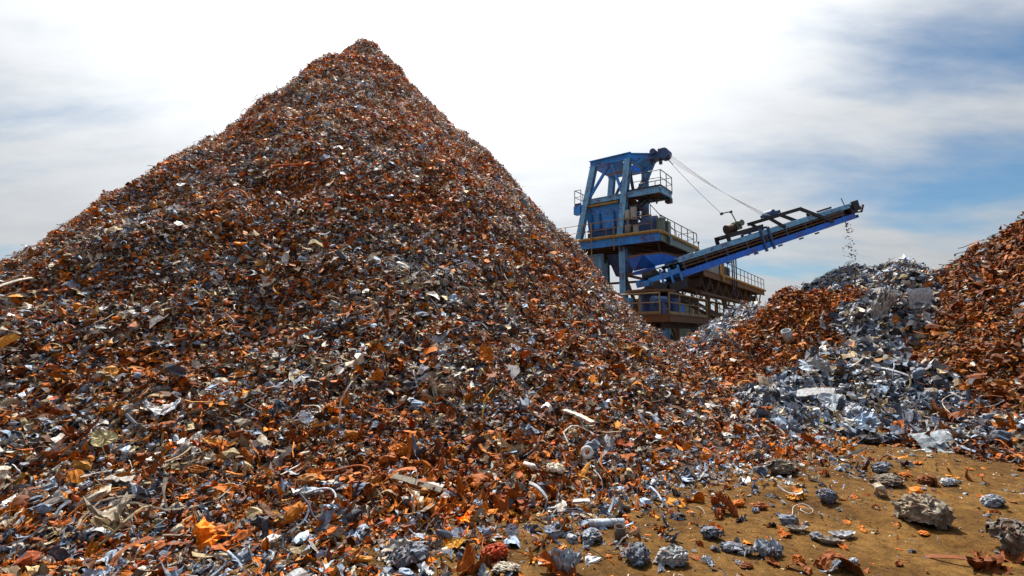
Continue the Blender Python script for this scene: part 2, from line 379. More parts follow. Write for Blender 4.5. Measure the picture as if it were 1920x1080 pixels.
def scatter(name, heap, dens, size, fr, parent, region, seed, floor=None, rustmap=None, lods=(7.5, 15), mask=None, mtl=None, big=.05, lift=.34, sexp=.0, tone=1.0, vary=1.0, kw=None):
    """one mesh of loose pieces over a height field. dens: pieces per m2 near the camera, size: median length, fr: (rust, grey, pale)."""
    r = np.random.default_rng(seed)
    x0, x1, y0, y1 = region; c = .25
    X, Y = np.meshgrid(np.arange(x0, x1, c)+c/2, np.arange(y0, y1, c)+c/2); X = X.ravel(); Y = Y.ravel()
    e = .15; hf = heap
    Z = hf(X, Y); gx = (hf(X+e, Y)-hf(X-e, Y))/(2*e); gy = (hf(X, Y+e)-hf(X, Y-e))/(2*e)
    area = np.sqrt(1+gx*gx+gy*gy)
    d = np.sqrt(X*X+Y*Y+(Z-EYE)**2)+1e-6
    face = (-gx*(-X) - gy*(-Y) + (EYE-Z))/(d*area)
    wgt = dens*area*c*c
    wgt = wgt*np.where(face > -.30, 1, .12)
    az = np.abs(np.arctan2(X, Y)); wgt = wgt*np.where(az < 1.0, 1, .10)*(Y > .6)
    if floor is not None: wgt = wgt*(Z > floor(X, Y) - .10)
    if mask is not None: wgt = wgt*mask(X, Y)
    cnt = r.poisson(np.clip(wgt, 0, None)); idx = np.repeat(np.arange(len(X)), cnt); n = len(idx)
    x = X[idx] + r.uniform(-c/2, c/2, n); y = Y[idx] + r.uniform(-c/2, c/2, n)
    z = hf(x, y); gx, gy = gx[idx], gy[idx]
    nz = np.stack([-gx, -gy, np.ones(n)], 1); nz /= np.linalg.norm(nz, axis=1)[:, None]
    sz = size*np.exp(r.normal(0, .42, n)); k = r.random(n) < big; sz = np.where(k, sz*r.uniform(1.5, 2.2, n), sz); sz = np.minimum(sz, size*3.2)
    dist = np.sqrt(x*x+y*y+(z-EYE)**2)
    sz = sz*np.clip(dist/9, .5, 2.6)**sexp
    # orientation: piece plane near the slope, scattered
    up = nz*.8 + np.array([0, 0, .5]) + r.normal(0, .52, (n, 3)); up /= np.linalg.norm(up, axis=1)[:, None]
    t = np.cross(up, r.normal(size=(n, 3))); t /= np.linalg.norm(t, axis=1)[:, None]
    b = np.cross(up, t)
    R = np.stack([t, b, up], 2)                       # columns
    P = np.stack([x, y, z], 1) + nz*(sz*r.uniform(-.25, lift*2-.05, n))[:, None]
    # colour
    m = fbm(x*.55, y*.55, z*.8, seed+2, 4)
    fr_r = np.clip(fr[0] + (rustmap(x, y, z) if rustmap is not None else 0) + vary*m, .02, .97)
    rest = 1-fr_r; s = fr[1]/(fr[1]+fr[2]); q = r.random(n)
    kind = np.where(q < fr_r, 0, np.where(q < fr_r + rest*s, 1, 2))
    col = np.where((kind == 0)[:, None], pick(RUST, n, r), np.where((kind == 1)[:, None], pick(GREY, n, r), pick(PALE, n, r)))
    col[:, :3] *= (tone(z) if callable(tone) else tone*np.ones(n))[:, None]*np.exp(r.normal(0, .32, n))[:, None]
    lod = np.where(dist < lods[0], 0, np.where(dist < lods[1], 1, 2))
    Vs, Ts, Cs, off = [], [], [], 0
    for l in (0, 1, 2):
        pr = PROTO[l]; cw = {}
        for p in pr: cw[p[0]] = cw.get(p[0], 0) + 1
        kw_ = {**KW, **(kw or {})}; pw = np.array([kw_[p[0]]/cw[p[0]] for p in pr]); pw /= pw.sum()
        il = np.nonzero(lod == l)[0]; ch = r.choice(len(pr), len(il), p=pw)
        for k, (kd, pv, pt) in enumerate(pr):
            j = il[ch == k]
            if not len(j): continue
            s_ = sz[j]*dict(strip=1.35, wire=1.7, lump=.75, pipe=1.1, ring=.7).get(kd, 1.0)
            sc3 = np.stack([s_, s_*r.uniform(.7, 1.3, len(j)), s_*r.uniform(.6, 1.3, len(j))], 1)
            if kd == 'wire': sc3 = np.repeat(s_[:, None], 3, 1)
            v = pv[None]*sc3[:, None, :]
            v = np.einsum('nij,nvj->nvi', R[j], v) + P[j][:, None]
            nv = len(pv)
            Ts.append((pt[None] + (off + np.arange(len(j))*nv)[:, None, None]).reshape(-1, 3))
            Vs.append(v.reshape(-1, 3).astype(np.float32)); Cs.append(np.repeat(col[j], nv, 0).astype(np.float32)); off += nv*len(j)
    V = np.concatenate(Vs); T = np.concatenate(Ts); K = np.concatenate(Cs)
    o = mesh_np(name, V, T, mtl or M_SCRAP, parent, K)
    tag(o, kind='stuff')
    print(name, n, 'pieces', len(T), 'tris')
    return o

def core(heap, R, name='heap_core', parent=None, step=.22, drop_=.06):
    """the packed body of the heap under its loose pieces"""
    cx, cy = heap.peaks[0][:2]
    xs = [p[0] for p in heap.peaks]; ys = [p[1] for p in heap.peaks]
    X, Y = np.meshgrid(np.arange(min(xs)-R, max(xs)+R, step), np.arange(max(min(ys)-R, -1.0), max(ys)+R, step))
    Z = heap.h(X, Y) - drop_
    keep = Z > -.03
    nx = X.shape[1]; ny = X.shape[0]; i = np.arange(nx*ny).reshape(ny, nx)
    Q = np.stack([i[:-1, :-1], i[:-1, 1:], i[1:, 1:], i[1:, :-1]], -1).reshape(-1, 4)
    kk = keep.ravel()[Q].any(1); Q = Q[kk]
    used = np.unique(Q); rm = np.full(nx*ny, -1); rm[used] = np.arange(len(used))
    V = np.stack([X, Y, np.maximum(Z, -.12)], -1).reshape(-1, 3)[used]
    return mesh_np(name, V, rm[Q], M_CORE, parent, flat=False)

def make_heap(hp, R, label, dens, size, fr, seed, rustmap=None, big=.05, lods=(7.5, 15), mask=None, lift=.34, tone=1.0, sexp=.0, vary=1.0, kw=None):
    c = core(hp, R, 'scrap_heap'); tag(c, label, 'scrap heap', 'heaps of shredded scrap metal', 'thing')
    xs = [p[0] for p in hp.peaks]; ys = [p[1] for p in hp.peaks]
    others = [h for h in HEAPS if h is not hp]
    def fl(x, y):
        z = np.full(np.shape(x), .0)
        for h in others: z = np.maximum(z, h.h(x, y))
        return z
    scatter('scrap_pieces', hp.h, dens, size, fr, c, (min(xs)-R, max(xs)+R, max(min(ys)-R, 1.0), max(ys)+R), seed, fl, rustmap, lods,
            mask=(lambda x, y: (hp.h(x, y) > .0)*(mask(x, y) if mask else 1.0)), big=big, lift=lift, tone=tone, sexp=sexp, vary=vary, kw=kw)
    return c
rA = lambda x, y: np.sqrt((x-pA[0])**2+(y-pA[1])**2)
reach = lambda x: np.interp(x, [-3, -1.5, 0, 2, 4, 6], [21.4, 21.1, 19.8, 19.4, 19.2, 19.4])     # how far the spill runs out
def mA(x, y):
    r = rA(x, y); d = np.clip(1.15 - .0*r, 0, 2)
    far = np.sqrt(x*x+y*y)
    return np.where(far < 8, .85, np.where(far < 13, 1.1, 1.35))*np.clip((reach(x)+.8*fbm(x*.7, y*.7, 0, 5, 3)-r)/1.2, 0, 1)
make_heap(A, 21.5, 'tall pointed heap of mixed rusty and grey shredded scrap, the highest in the yard', 640, .076, (.50, .27, .23), 71, tone=lambda z: np.interp(z, [.3, 3, 9, 14], [.82, 1.05, 1.65, 1.9]), sexp=-.22, vary=.8,  # light on the upper slope painted into piece colours: tone rises with height
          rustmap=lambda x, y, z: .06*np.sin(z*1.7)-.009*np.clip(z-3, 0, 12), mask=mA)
make_heap(B, 5.5, 'low orange brown rusty scrap heap behind the pale grey scrap slope', 560, .082, (.93, .05, .02), 72, lods=(6, 14), tone=.85)
make_heap(Cg, 6.0, 'grey aluminium scrap heap with large crumpled sheets between two rusty heaps', 470, .106, (.04, .80, .16), 73, tone=.85, kw=dict(sheet=.34, lump=.22, curl=.14, strip=.09, wire=.04), vary=.5, big=.09, lods=(12, 20), lift=.35)
make_heap(D, 10.5, 'far grey scrap heap lying directly under the falling stream of metal', 130, .15, (.03, .75, .22), 74, tone=1.3, vary=.4, kw=dict(sheet=.34, lump=.2, wire=.04), lods=(6, 36), big=.1)
make_heap(E, 10.5, 'dark rusty scrap heap rising out of the frame on the right', 560, .085, (.84, .12, .08), 75, lods=(11, 16), tone=.6)
make_heap(Fh, 5.5, 'small pale grey scrap heap at the foot of the steel tower', 200, .13, (.12, .72, .16), 76, tone=1.3, lods=(6, 24), big=.1)
# ================================================================== steel work
class MB:
    """collects solids in world coordinates, then links them as one mesh object"""
    def __init__(s): s.V, s.F = [], []
    def add(s, V, F):
        o = len(s.V); s.V += [tuple(v) for v in V]; s.F += [tuple(i+o for i in f) for f in F]
    def hexa(s, P):                                   # 8 corners: bottom 4 (ccw), top 4
        s.add(P, [(3, 2, 1, 0), (4, 5, 6, 7), (0, 1, 5, 4), (1, 2, 6, 5), (2, 3, 7, 6), (3, 0, 4, 7)])
    def box(s, c, ax, d):                             # centre, three axes, three full sizes
        c = np.asarray(c, float); a = [np.asarray(v, float)*k/2 for v, k in zip(ax, d)]
        s.hexa([c-a[0]-a[1]-a[2], c+a[0]-a[1]-a[2], c+a[0]+a[1]-a[2], c-a[0]+a[1]-a[2],
                c-a[0]-a[1]+a[2], c+a[0]-a[1]+a[2], c+a[0]+a[1]+a[2], c-a[0]+a[1]+a[2]])
    def frame(s, p0, p1, up):
        p0, p1 = np.asarray(p0, float), np.asarray(p1, float)
        t = p1-p0; L_ = np.linalg.norm(t); t = t/L_
        b = np.cross(t, up); b /= np.linalg.norm(b); u = np.cross(b, t)
        return p0, p1, t, b, u, L_
    def beam(s, p0, p1, w_, h, up=(0, 0, 1)):
        p0, p1, t, b, u, L_ = s.frame(p0, p1, up); s.box((p0+p1)/2, (t, b, u), (L_, w_, h))
    def ibeam(s, p0, p1, w_, h, up=(0, 0, 1), tf=.045, tw=.035):
        p0, p1, t, b, u, L_ = s.frame(p0, p1, up); c = (p0+p1)/2
        s.box(c, (t, b, u), (L_, tw, h-2*tf))
        s.box(c+u*(h-tf)/2, (t, b, u), (L_, w_, tf)); s.box(c-u*(h-tf)/2, (t, b, u), (L_, w_, tf))
    def channel(s, p0, p1, w_, h, up=(0, 0, 1), tf=.05):      # web at +b side
        p0, p1, t, b, u, L_ = s.frame(p0, p1, up); c = (p0+p1)/2
        s.box(c, (t, b, u), (L_, .04, h-2*tf))
        s.box(c+u*(h-tf)/2, (t, b, u), (L_, w_, tf)); s.box(c-u*(h-tf)/2, (t, b, u), (L_, w_, tf))
    def tube(s, pts, r, n=8, cap=True):
        V, T = wire(None, rad=r, sides=n, pts=[tuple(p) for p in pts]); s.add(V, [tuple(t) for t in T])
    def cyl(s, p0, p1, r, n=20, r1=None):
        p0, p1 = np.asarray(p0, float), np.asarray(p1, float); t = p1-p0; t /= np.linalg.norm(t)
        b = np.cross(t, (0.3, .1, .95) if abs(t[2]) < .9 else (1, 0, 0)); b /= np.linalg.norm(b); u = np.cross(b, t)
        r1 = r if r1 is None else r1
        V = [p0 + r*(cos(a)*b + sin(a)*u) for a in np.arange(n)*2*pi/n] + [p1 + r1*(cos(a)*b + sin(a)*u) for a in np.arange(n)*2*pi/n]
        s.add(V, [(j, (j+1) % n, n+(j+1) % n, n+j) for j in range(n)] + [tuple(range(n-1, -1, -1)), tuple(range(n, 2*n))])
    def plate(s, P, th):                              # flat polygon given a thickness
        P = [np.asarray(p, float) for p in P]; n = np.cross(P[1]-P[0], P[2]-P[0]); n /= np.linalg.norm(n); k = len(P)
        V = [p-n*th/2 for p in P] + [p+n*th/2 for p in P]
        s.add(V, [tuple(range(k-1, -1, -1)), tuple(range(k, 2*k))] + [(j, (j+1) % k, k+(j+1) % k, k+j) for j in range(k)])
    def build(s, name, mtl, parent=None, bevel=0):
        me = bpy.data.meshes.new(name)
        off = np.array(parent_loc(parent)) if parent else np.zeros(3)
        me.from_pydata([tuple(np.asarray(v)-off) for v in s.V], [], s.F); me.update()
        bm = bmesh.new(); bm.from_mesh(me); bmesh.ops.recalc_face_normals(bm, faces=bm.faces); bm.to_mesh(me); bm.free()
        me.materials.append(mtl); me.shade_flat()
        o = bpy.data.objects.new(name, me); C.objects.link(o)
        if parent: o.parent = parent
        if bevel:
            m = o.modifiers.new('bevel', 'BEVEL'); m.width = bevel; m.segments = 1; m.limit_method = 'ANGLE'
        return o
def parent_loc(o):
    p = np.zeros(3)
    while o is not None: p = p + np.array(o.location); o = o.parent
    return p

def paint(name, base, dark, rust=.5, rough=.45, scale=1.6, edge=(.16, .055, .018)):
    def f(t, b):
        n = noise(t, scale, 6, .68); g = noise(t, scale*6, 4, .65); tcn = node(t, 'ShaderNodeTexCoord')
        mpn = node(t, 'ShaderNodeMapping'); t.links.new(tcn.outputs['Object'], mpn.inputs[0]); mpn.inputs['Scale'].default_value = (3.5, 3.5, .35)
        st = noise(t, 2.2, 4, .6, vec=mpn.outputs[0])
        c = mixc(t, ramp(t, n, [(.35, (0, 0, 0)), (.65, (1, 1, 1))]), base, dark)
        c = mixc(t, ramp(t, st, [(.46, (0, 0, 0)), (.72, (.7, .7, .7))]), c, tuple(.35*k+.02 for k in base))
        a = node(t, 'ShaderNodeMath', operation='MULTIPLY'); t.links.new(n, a.inputs[0]); t.links.new(g, a.inputs[1])
        c = mixc(t, ramp(t, a.outputs[0], [(.40-.16*rust, (0, 0, 0)), (.46-.16*rust, (1, 1, 1))]), c, edge)
        t.links.new(c, b.inputs['Base Color']); b.inputs['Roughness'].default_value = rough
        bump(t, b, g, .25, .01)
    return mat(name, f)
M_BLUE = paint('blue_paint', (.035, .36, .95), (.022, .24, .74), .7)
M_BLUEB = paint('bright_blue_paint', (.014, .20, .90), (.012, .13, .68), .6)
M_STEELB = paint('weathered_blue_steel', (.20, .50, .78), (.12, .33, .60), .75)
M_NAVY = paint('dark_blue_steel', (.035, .11, .28), (.02, .06, .17), .5)
M_DARK = paint('black_greasy_steel', (.022, .022, .028), (.012, .012, .014), .45, .6)
M_RUSTY = paint('rusty_steel', (.20, .095, .04), (.11, .055, .03), .8, .8, 2.5, (.24, .09, .02))
M_BROWN = paint('dark_rusty_steel', (.10, .058, .034), (.055, .034, .024), .6, .8, 2.0, (.11, .045, .015))
M_YELL = paint('ochre_pipe', (.42, .25, .045), (.28, .15, .03), .35, .6, 2.5)
M_GREEN = paint('grey_green_steel', (.16, .22, .18), (.10, .14, .12), .45)
M_PALE = paint('pale_panel', (.42, .43, .38), (.32, .33, .30), .35, .6)
M_BELT = paint('rubber_belt', (.02, .02, .021), (.03, .028, .026), .2, .85)
M_ROPE = mat('steel_rope', lambda t, b: (b.inputs['Base Color'].__setattr__('default_value', (.82, .88, .93, 1)), b.inputs['Roughness'].__setattr__('default_value', .4), b.inputs['Metallic'].__setattr__('default_value', .3)))
M_CHIP = paint('grey_metal_chips', (.24, .26, .30), (.16, .17, .20), .3, .6)
M_RAIL = paint('railing_steel', (.045, .04, .06), (.03, .025, .035), .5, .6)
M_YRAIL = paint('ochre_railing_steel', (.36, .24, .10), (.25, .15, .06), .5, .6)

# tower axes: w runs along the face that recedes left, v along the face that recedes right; O is the near corner
AZ = radians(37)
v_ = np.array([sin(AZ), cos(AZ), 0]); w_ = np.array([-cos(AZ), sin(AZ), 0]); z_ = np.array([0, 0, 1.0])
O = W(1237, 434, 30.0); ZP = O[2]; O = np.array([O[0], O[1], 0])
def T(w, v, z): return O + w_*w + v_*v + z_*z

def railing(mb, pts, h=1.1, gap=1.5, r=.028, toe=True, mid=True):
    pts = [np.asarray(p, float) for p in pts]
    for a, b in zip(pts[:-1], pts[1:]):
        n = max(1, int(round(np.linalg.norm(b-a)/gap)))
        for k in range(n+1):
            p = a+(b-a)*k/n; mb.tube([p, p+z_*h*.5, p+z_*h], r, 6)
        mb.tube([a+z_*h, (a+b)/2+z_*h, b+z_*h], r*1.05, 6)
        if mid: mb.tube([a+z_*h*.55, (a+b)/2+z_*h*.55, b+z_*h*.55], r*.8, 6)
        if toe: mb.beam(a+z_*.08, b+z_*.08, .015, .14)

tower = empty('loading_tower', tuple(T(4, 2.5, 0))); tag(tower, 'blue steel tower with railed platforms and an A-frame top behind the heaps', 'tower', kind='thing')
# legs: battered above the platform, plumb below
LEG = [(2.75, .35, 2.38, 1.0), (5.85, .35, 4.92, 1.0), (2.75, 4.6, 2.38, 3.9), (5.85, 4.6, 4.92, 3.9)]
ZT = W(1175, 297, 32.0)[2]; ZB = 10.75 + (ZP-7.9)
for (w0, v0, w1, v1) in LEG:
    m = MB(); m.ibeam(T(w0, v0, ZP), T(w1, v1, ZT), .40, .40, up=v_); 
    m.box(T(w0, v0, ZP+.03), (w_, v_, z_), (.6, .6, .06))
    m.build('leg', M_STEELB, tower)
for (w0, v0) in ((2.7, .6), (6.2, .6), (2.7, 5.2), (6.2, 5.2)):
    m = MB(); m.ibeam(T(w0, v0, -.2), T(w0, v0, ZP-.56), .42, .42, up=v_); m.build('column', M_STEELB, tower)
# top frame
m = MB()
tw0, tw1, tv0, tv1 = 2.15, 5.05, 1.0, 3.9
m.ibeam(T(tw0, tv0, ZT+.22), T(tw1+.15, tv0, ZT+.22), .36, .46); m.ibeam(T(tw0, tv1, ZT+.22), T(tw1+.15, tv1, ZT+.22), .36, .46)
m.ibeam(T(2.38, tv0+.2, ZT+.2), T(2.38, tv1-.2, ZT+.2), .34, .38); m.ibeam(T(4.92, tv0+.2, ZT+.2), T(4.92, tv1-.2, ZT+.2), .34, .38)
m.beam(T(3.9, tv0+.2, ZT+.15), T(3.9, tv1-.2, ZT+.15), .25, .25)
m.plate([T(2.9, 1.25, ZT+.02), T(4.9, 1.25, ZT+.02), T(4.9, 3.6, ZT+.02), T(2.9, 3.6, ZT+.02)], .03)
m.build('top_frame', M_BLUE, tower)
m = MB()                                              # cantilevered head beams closing towards the sheave block
hd = T(1.15, 2.45, ZT+.30)
m.ibeam(T(2.2, 1.0, ZT+.2), hd+v_*-.28, .28, .36); m.ibeam(T(2.2, 3.9, ZT+.2), hd+v_*.28, .28, .36)
m.plate([T(2.4, 1.2, ZT+.03), T(2.4, 3.7, ZT+.03), hd+v_*.2-z_*.15, hd-v_*.2-z_*.15], .03)
m.beam(T(2.40, 3.9, ZT-1.0), T(1.4, 3.0, ZT+.1), .16, .2); m.beam(T(2.40, 1.0, ZT-.7), T(1.6, 1.6, ZT+.1), .12, .14)
m.build('head_beam', M_BLUE, tower)
m = MB()
m.box(hd-w_*.2, (w_, v_, z_), (.7, .75, .42))
for k in (-.3, 0, .3): m.cyl(hd-w_*.75+v_*(k-.06)+z_*.05, hd-w_*.75+v_*(k+.06)+z_*.05, .36, 18)
m.cyl(hd-w_*.1-v_*.55+z_*.25, hd-w_*.1+v_*.35+z_*.25, .2, 14); m.box(hd-w_*.45-z_*.36, (w_, v_, z_), (.18, .2, .4)); m.box(hd+w_*.1-z_*.3, (w_, v_, z_), (.2, .3, .25))
m.box(hd-w_*.5+z_*.36, (w_, v_, z_), (.3, .5, .16))
m.build('sheave_block', M_NAVY, tower)
# braces
def brace(a, b, mtl=M_BLUE, s=.16): m = MB(); m.ibeam(a, b, s, s, up=v_, tf=.03, tw=.03); m.build('brace', mtl, tower)
fv = lambda z: .35+(z-ZP)/(ZT-ZP)*.65
brace(T(3.75, 1.0, ZT-.05), T(5.2, fv(ZB)+.05, ZB+.25)); brace(T(3.55, 1.0, ZT-.05), T(2.75, fv(ZB)+.05, ZB+.25))
brace(T(2.42, 1.3, ZT-.6), T(2.66, 2.6, ZB+.2), M_NAVY); brace(T(2.42, 3.7, ZT-.6), T(2.66, 2.5, ZB+.2), M_NAVY)
brace(T(3.9, 3.9, ZT-.05), T(5.3, 4.1, ZB+.25), M_NAVY)
# middle (upper) platform with its balcony
m = MB()
m.channel(T(5.7, .72, ZB), T(.2, .72, ZB), .12, .36); m.channel(T(.15, .78, ZB), T(.15, 2.75, ZB), .12, .36)
m.channel(T(.2, 2.8, ZB), T(2.5, 2.8, ZB), .12, .36); m.channel(T(5.6, .9, ZB), T(5.6, 4.3, ZB), .12, .34); m.channel(T(5.6, 4.3, ZB), T(2.6, 4.3, ZB), .12, .34)
m.build('platform_beam', M_STEELB, tower)
m = MB(); m.box(T(1.35, 1.76, ZB+.13), (w_, v_, z_), (2.3, 1.9, .05)); m.box(T(4.1, 2.5, ZB+.13), (w_, v_, z_), (2.9, 3.4, .05))
m.build('balcony_floor', M_RUSTY, tower)
m = MB(); m.beam(T(.4, .85, ZB-.12), T(2.5, 2.7, ZB-.12), .08, .1); m.beam(T(2.5, .85, ZB-.12), T(.4, 2.7, ZB-.12), .08, .1)
m.beam(T(1.3, .85, ZB-.1), T(1.3, 2.7, ZB-.1), .08, .14)
m.beam(T(2.6, 2.0, ZB-1.0), T(1.4, 2.0, ZB-.2), .1, .1)
m.box(T(.15, 2.2, ZB-.42), (w_, v_, z_), (.35, .5, .3)); m.beam(T(.45, 1.3, ZB-.2), T(.6, 1.2, ZB-.75), .1, .1); m.beam(T(.1, 1.4, ZB-.5), T(.2, 2.6, ZB-.5), .06, .06)
m.build('balcony_bracing', M_DARK, tower)
m = MB(); railing(m, [T(2.4, .72, ZB+.18), T(.12, .72, ZB+.18), T(.12, 2.8, ZB+.18), T(2.4, 2.8, ZB+.18)], 1.1, 1.0)
m.build('balcony_railing', M_RAIL, tower)
m = MB(); railing(m, [T(2.3, 4.4, ZB+.18), T(5.6, 4.4, ZB+.18), T(6.4, 4.4, ZB-.06), T(6.4, .85, ZB-.06), T(5.9, .85, ZB-.06)], 1.1, 1.4)
m.build('rear_railing', M_RAIL, tower)
m = MB(); m.box(T(6.05, 2.6, ZB-.12), (w_, v_, z_), (.75, 3.6, .12)); m.box(T(6.15, .9, ZB-.45), (w_, v_, z_), (.5, .45, .55))
m.build('side_landing', M_BLUE, tower)
m = MB(); m.box(T(4.3, .62, ZB-.34), (w_, v_, z_), (2.6, .12, .13)); m.build('light_fitting', M_YELL, tower)
m = MB(); m.box(T(3.5, 2.2, ZT-.35), (w_, v_, z_), (1.6, .14, .12)); m.build('light_fitting', M_YELL, tower)
# bin between the legs
m = MB()
m.hexa([T(3.2, .9, ZP+.75), T(5.35, .9, ZP+.75), T(5.35, 4.1, ZP+.75), T(3.2, 4.1, ZP+.75), T(2.95, .8, ZB-.25), T(5.5, .8, ZB-.25), T(5.5, 4.2, ZB-.25), T(2.95, 4.2, ZB-.25)])
m.hexa([T(3.6, 1.4, ZP+.05), T(4.7, 1.4, ZP+.05), T(4.7, 3.6, ZP+.05), T(3.6, 3.6, ZP+.05), T(3.22, .92, ZP+.75), T(5.33, .92, ZP+.75), T(5.33, 4.08, ZP+.75), T(3.22, 4.08, ZP+.75)])
m.build('bin', M_BLUE, tower)
m = MB()
for k in (3.35, 4.4, 5.0): m.beam(T(k, .82, ZP+.9), T(k+.02, .76, ZB-.9), .1, .08, up=v_)
for k in (1.2, 2.0, 2.8, 3.6): m.beam(T(3.1, k, ZP+.9), T(2.92, k, ZB-.3), .1, .08, up=w_)
m.beam(T(3.0, .83, ZP+.8), T(5.4, .83, ZP+.8), .08, .12); m.beam(T(2.95, .75, ZB-.3), T(5.5, .75, ZB-.3), .08, .12)
m.build('bin_rib', M_NAVY, tower)
m = MB(); m.box(T(4.3, .75, ZP+.35), (w_, v_, z_), (2.0, .2, .55)); 
for k in range(8): m.box(T(3.45+k*.24, .62, ZP+.35), (w_, v_, z_), (.08, .06, .5))
m.build('grille', M_NAVY, tower)
# main platform
m = MB(); m.box(T(4.2, 3.65, ZP-.07), (w_, v_, z_), (8.3, 7.1, .06)); m.build('deck', M_RUSTY, tower)
m = MB(); m.channel(T(8.4, .03, ZP-.30), T(.0, .03, ZP-.30), .16, .52); m.build('edge_beam', M_BLUE, tower)
m = MB(); m.channel(T(.0, .12, ZP-.30), T(.0, 7.25, ZP-.30), .16, .50); m.channel(T(.1, 7.25, ZP-.30), T(8.4, 7.25, ZP-.30), .16, .5); m.build('edge_beam', M_GREEN, tower)
m = MB()
for k in np.arange(.9, 7.1, .85): m.ibeam(T(.1, k, ZP-.36), T(8.3, k, ZP-.36), .16, .3)
for k in (2.7, 6.2): m.ibeam(T(k, .2, ZP-.68), T(k, 7.1, ZP-.68), .2, .34)
m.beam(T(.2, .3, ZP-.6), T(2.5, 6.8, ZP-.6), .12, .1); m.beam(T(2.5, .3, ZP-.62), T(.2, 6.8, ZP-.62), .12, .1)
m.build('deck_joist', M_BROWN, tower)
m = MB(); m.tube([T(8.4, -.1, ZP+.03), T(4, -.1, ZP+.04), T(.35, -.1, ZP+.04), T(.06, -.06, ZP+.03), T(-.1, .2, ZP), T(-.1, 3, ZP+.0), T(-.1, 7.3, ZP-.02)], .11, 10)
m.build('edge_pipe', M_YELL, tower)
m = MB(); railing(m, [T(8.3, .1, ZP), T(.55, .1, ZP)], 1.15, 1.55); m.build('platform_railing', M_YRAIL, tower)
m = MB(); railing(m, [T(.12, .45, ZP), T(.12, 7.1, ZP), T(1.2, 7.15, ZP)], 1.15, 1.3)
m.tube([T(.12, 7.1, ZP+1.15), T(.0, 7.35, ZP+1.1), T(-.02, 7.45, ZP+.9), T(.0, 7.4, ZP+.5), T(.1, 7.2, ZP+.4)], .035, 6)
m.build('platform_railing', M_RAIL, tower)
m = MB(); m.tube([T(.02, 7.9, ZP-.1), T(.02, 7.9, ZP+.2), T(.02, 7.9, ZP+.45)], .03, 6); m.box(T(.02, 7.9, ZP+.5), (w_, v_, z_), (.12, .12, .14)); m.box(T(.25, 7.7, ZP-.16), (w_, v_, z_), (.9, .9, .12)); m.build('corner_bracket', M_RUSTY, tower)
# equipment on the main platform
for (a, b_, h, z) in ((2.25, .45, .62, 1.45), (1.85, .45, .8, 1.5), (2.25, .45, .5, .55), (1.7, .45, .55, .45)):
    m = MB(); m.box(T(a, b_, ZP+z), (w_, v_, z_), (.34, .22, h)); m.box(T(a, b_-.13, ZP+z), (w_, v_, z_), (.26, .02, h*.8)); m.build('control_box', M_PALE, tower, .01)
m = MB(); m.box(T(1.95, .60, ZP+1.48), (w_, v_, z_), (1.0, .03, .1)); m.box(T(1.95, .60, ZP+.5), (w_, v_, z_), (1.0, .03, .1)); m.box(T(1.95, .64, ZP+1.05), (w_, v_, z_), (.5, .07, 2.1)); m.build('control_frame', M_RAIL, tower)
m = MB(); m.box(T(.95, 1.3, ZP+.5), (w_, v_, z_), (1.2, 1.5, .85)); m.cyl(T(1.5, 1.0, ZP+1.0), T(.5, 1.0, ZP+1.0), .28, 16); m.box(T(1.8, 2.6, ZP+.6), (w_, v_, z_), (1.0, 1.4, 1.2)); m.cyl(T(.6, 2.3, ZP+.05), T(.6, 2.3, ZP+.95), .25, 14)
for k in range(6): m.box(T(.5+k*.18, .53, ZP+.5), (w_, v_, z_), (.07, .05, .7))
m.build('drive_unit', M_NAVY, tower, .02)
m = MB(); m.cyl(T(.15, .62, ZP-.1), T(.15, .62, ZP+.85), .26, 16); m.cyl(T(.15, .62, ZP+.85), T(.15, .62, ZP+.95), .3, 16); m.box(T(-.05, 1.2, ZP+.35), (w_, v_, z_), (.3, .45, .95)); m.build('tank', M_GREEN, tower)
m = MB(); m.box(T(-.13, 1.45, ZP-.35), (w_, v_, z_), (.14, .4, .62)); m.build('corner_plate', M_GREEN, tower)
m = MB()                                              # stair from the main deck up to the balcony
a0, a1 = T(1.2, 5.6, ZP), T(2.3, 1.2, ZP+2.3)
for s in (-.33, .33):
    m.beam(a0+w_*s, a1+w_*s, .05, .2); m.tube([a0+w_*s+z_*1.0, (a0+a1)/2+w_*s+z_*1.0, a1+w_*s+z_*1.0], .028, 6)
    for k in (0, .33, .66, 1): m.tube([a0+(a1-a0)*k+w_*s, a0+(a1-a0)*k+w_*s+z_*.5, a0+(a1-a0)*k+w_*s+z_], .025, 6)
for k in np.linspace(.05, .95, 11): m.box(a0+(a1-a0)*k, (w_, v_, z_), (.62, .22, .03))
m.build('stair', M_RAIL, tower)
# closed bay and clutter below the deck
for (a, b_, c_, d_) in ((.7, .6, 2.6, .6), (.7, 5.2, .7, .7), (2.7, .7, 2.7, 5.1), (2.8, 5.2, 6.1, 5.2)):
    m = MB(); m.beam(T(a, b_, .4), T(c_, d_, ZP-2.4), .12, .12); m.beam(T(c_, d_, .4), T(a, b_, ZP-2.4), .12, .12); m.beam(T(a, b_, ZP-2.4), T(c_, d_, ZP-2.4), .14, .16); m.build('cross_brace', M_RUSTY, tower)
m = MB(); m.box(T(5.9, 1.0, ZP-1.55), (w_, v_, z_), (3.2, .08, 1.5))
for k in np.arange(4.4, 7.4, .4): m.box(T(k, .94, ZP-1.55), (w_, v_, z_), (.05, .05, 1.5))
m.build('wall_panel', M_STEELB, tower)
m = MB(); m.hexa([T(3.2, 2.0, ZP-2.3), T(3.9, 2.0, ZP-2.3), T(3.9, 2.9, ZP-2.3), T(3.2, 2.9, ZP-2.3), T(2.8, 1.4, ZP-.85), T(4.3, 1.4, ZP-.85), T(4.3, 3.3, ZP-.85), T(2.8, 3.3, ZP-.85)]); m.build('chute', M_NAVY, tower)
